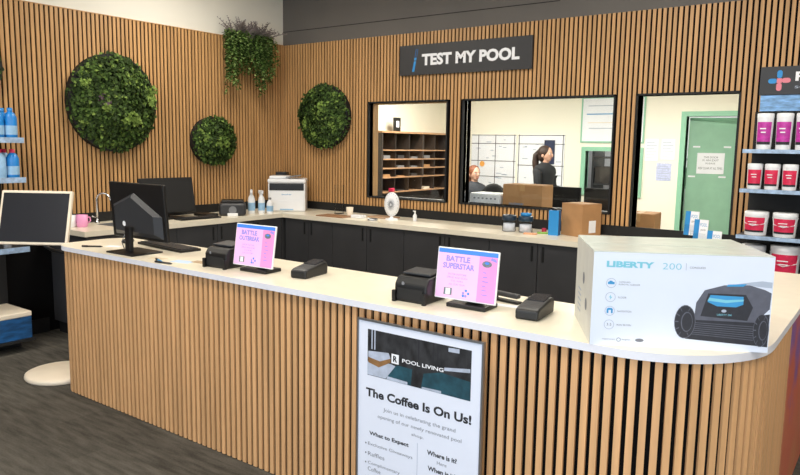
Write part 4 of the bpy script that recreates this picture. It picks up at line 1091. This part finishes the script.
# ------------------------------------------------------------------ people
def skinned(name, joints, edges, parent, m, sub=2, root=0):
    me = bpy.data.meshes.new(name); me.from_pydata([j[0] for j in joints], edges, [])
    o = bpy.data.objects.new(name, me); C.objects.link(o)
    s = o.modifiers.new('skin', 'SKIN'); me.skin_vertices or None
    if not me.skin_vertices:
        bm = bmesh.new(); bm.from_mesh(me); bm.verts.layers.skin.verify(); bm.to_mesh(me); bm.free()
    for i, j in enumerate(joints):
        r = j[1] if isinstance(j[1], tuple) else (j[1], j[1])
        me.skin_vertices[0].data[i].radius = r
        me.skin_vertices[0].data[i].use_root = (i == root)
    o.modifiers.new('sub', 'SUBSURF').levels = sub; o.modifiers['sub'].render_levels = sub
    bpy.context.view_layer.update()
    dg = bpy.context.evaluated_depsgraph_get()
    nm = bpy.data.meshes.new_from_object(o.evaluated_get(dg)); nm.materials.clear(); nm.materials.append(m)
    for p in nm.polygons: p.use_smooth = True
    bpy.data.objects.remove(o)
    o = bpy.data.objects.new(name, nm); C.objects.link(o); o.parent = parent
    return o
def person(label, loc, rz, seated, hairm, topm, ponytail):
    """faces local +x; height about 1.62"""
    t = thing('person', label, 'person', loc, rz)
    dz = -.30 if seated else 0.0
    def z(h): return h + dz
    # skeleton (index: point, radius)
    J = [((0, 0, z(.92)), .125), ((.0, 0, z(1.08)), .115), ((.0, 0, z(1.24)), .13), ((-.005, 0, z(1.34)), .085), ((.0, 0, z(1.39)), .048), ((.012, 0, z(1.44)), .052),
         ((.02, 0, z(1.49)), .062), ((.012, 0, z(1.56)), .070), ((.01, 0, z(1.60)), .045)]
    Eg = [(0, 1), (1, 2), (2, 3), (3, 4), (4, 5), (5, 6), (6, 7), (7, 8)]
    for s in (-1, 1):
        k = len(J)
        J += [((-.01, s * .16, z(1.31)), .052), ((.02, s * .20, z(1.06)), .042), ((.24, s * .15, z(1.02)), .032), ((.30, s * .14, z(1.02)), .026)]
        Eg += [(3, k), (k, k + 1), (k + 1, k + 2), (k + 2, k + 3)]
        for fi in range(4):       # fingers
            q = len(J); yy = s * (.14 + (fi - 1.5) * .018)
            J += [((.335, yy, z(1.02)), .0095), ((.365 - .006 * abs(fi - 1.5), yy, z(1.005)), .008), ((.385 - .008 * abs(fi - 1.5), yy, z(.985)), .007)]
            Eg += [(k + 3, q), (q, q + 1), (q + 1, q + 2)]
        q = len(J); J += [((.315, s * .105, z(1.015)), .010), ((.34, s * .092, z(1.0)), .008)]; Eg += [(k + 3, q), (q, q + 1)]
        k = len(J)
        if seated: pts = [((.06, s * .09, .60), .085), ((.42, s * .11, .57), .062), ((.44, s * .11, .28), .048), ((.42, s * .11, .075), .036), ((.54, s * .12, .04), .032)]
        else: pts = [((0, s * .09, .84), .088), ((.01, s * .095, .48), .060), ((-.01, s * .095, .28), .050), ((-.02, s * .095, .08), .036), ((.10, s * .10, .035), .032)]
        J += pts; Eg += [(0, k), (k, k + 1), (k + 1, k + 2), (k + 2, k + 3), (k + 3, k + 4)]
    skinned('body', J, Eg, t, SKIN, 1)
    # jacket
    J = [((0, 0, z(.86)), .150), ((0, 0, z(.95)), .145), ((0, 0, z(1.10)), .130), ((0, 0, z(1.24)), .142), ((-.005, 0, z(1.33)), .112), ((.0, 0, z(1.395)), .072), ((.004, 0, z(1.425)), .064)]
    Eg = [(i, i + 1) for i in range(6)]
    for s in (-1, 1):
        k = len(J); J += [((-.01, s * .175, z(1.31)), .070), ((.02, s * .205, z(1.06)), .055), ((.23, s * .152, z(1.02)), .044)]; Eg += [(4, k), (k, k + 1), (k + 1, k + 2)]
    skinned('jacket', J, Eg, t, topm, 1)
    J = [((0, 0, z(.93)), .135)]; Eg = []
    for s in (-1, 1):
        k = len(J)
        if seated: J += [((.06, s * .09, .60), .097), ((.42, s * .11, .57), .074), ((.44, s * .11, .28), .062), ((.43, s * .11, .10), .054)]
        else: J += [((0, s * .09, .84), .100), ((.01, s * .095, .48), .073), ((-.01, s * .095, .28), .064), ((-.02, s * .095, .09), .056)]
        Eg += [(0, k), (k, k + 1), (k + 1, k + 2), (k + 2, k + 3)]
    skinned('trousers', J, Eg, t, TROUSER, 1)
    for s in (-1, 1):
        fx = .47 if seated else .03
        B().ell((fx, s * .10, .04), .13, .048, .038, SHOE).build('shoe', t)
    # head: face over the skinned neck
    h = B(); hz = z(1.51)
    h.ell((.015, 0, hz + .02), .086, .072, .105, SKIN, 20, 14); h.ell((.042, 0, hz - .045), .045, .045, .042, SKIN)
    h.ell((.105, 0, hz - .002), .018, .012, .026, SKIN)
    for s in (-1, 1): h.ell((.0, s * .076, hz), .018, .008, .028, SKIN)
    h.build('head', t)
    e = B()
    for s in (-1, 1): e.ell((.091, s * .032, hz + .018), .011, .013, .008, WHITE, 10, 8); e.ell((.0985, s * .033, hz + .018), .006, .006, .006, INK, 8, 6)
    for s in (-1, 1): e.ell((.097, s * .034, hz + .036), .006, .018, .003, hairm, 8, 6)
    e.build('eyes', t)
    B().ell((.094, 0, hz - .044), .008, .022, .006, mat('lip', (180, 104, 98), .5)).build('mouth', t)
    hr = B(); hr.ell((-.014, 0, hz + .042), .102, .088, .098, hairm, 22, 14); hr.ell((-.035, 0, hz - .01), .072, .079, .09, hairm, 18, 12)
    if ponytail:
        hr.ell((-.105, 0, hz + .05), .032, .03, .03, hairm); hr.tube([(-.11, 0, hz + .05), (-.15, .0, hz + .0), (-.155, 0, hz - .10), (-.14, 0, hz - .22), (-.13, 0, hz - .36)], [.030, .044, .048, .040, .012], hairm, 12)
    else: hr.tube([(-.06, 0, hz - .0), (-.075, 0, hz - .12), (-.07, 0, hz - .2)], [.07, .066, .03], hairm, 14)
    hr.build('hair', t)
    return t
person('woman in black jacket with long brown ponytail standing in the office', (1.70, 3.35, 0), -.12, False, HAIR, CLOTH, True)
person('auburn haired person in charcoal top seated in the office at left', (.67, 3.18, 0), -.5, True, HAIR2, CLOTH2, False)
office_chair('black office chair under the auburn haired seated person', (.65, 3.16, 0), PI / 2 - .5)
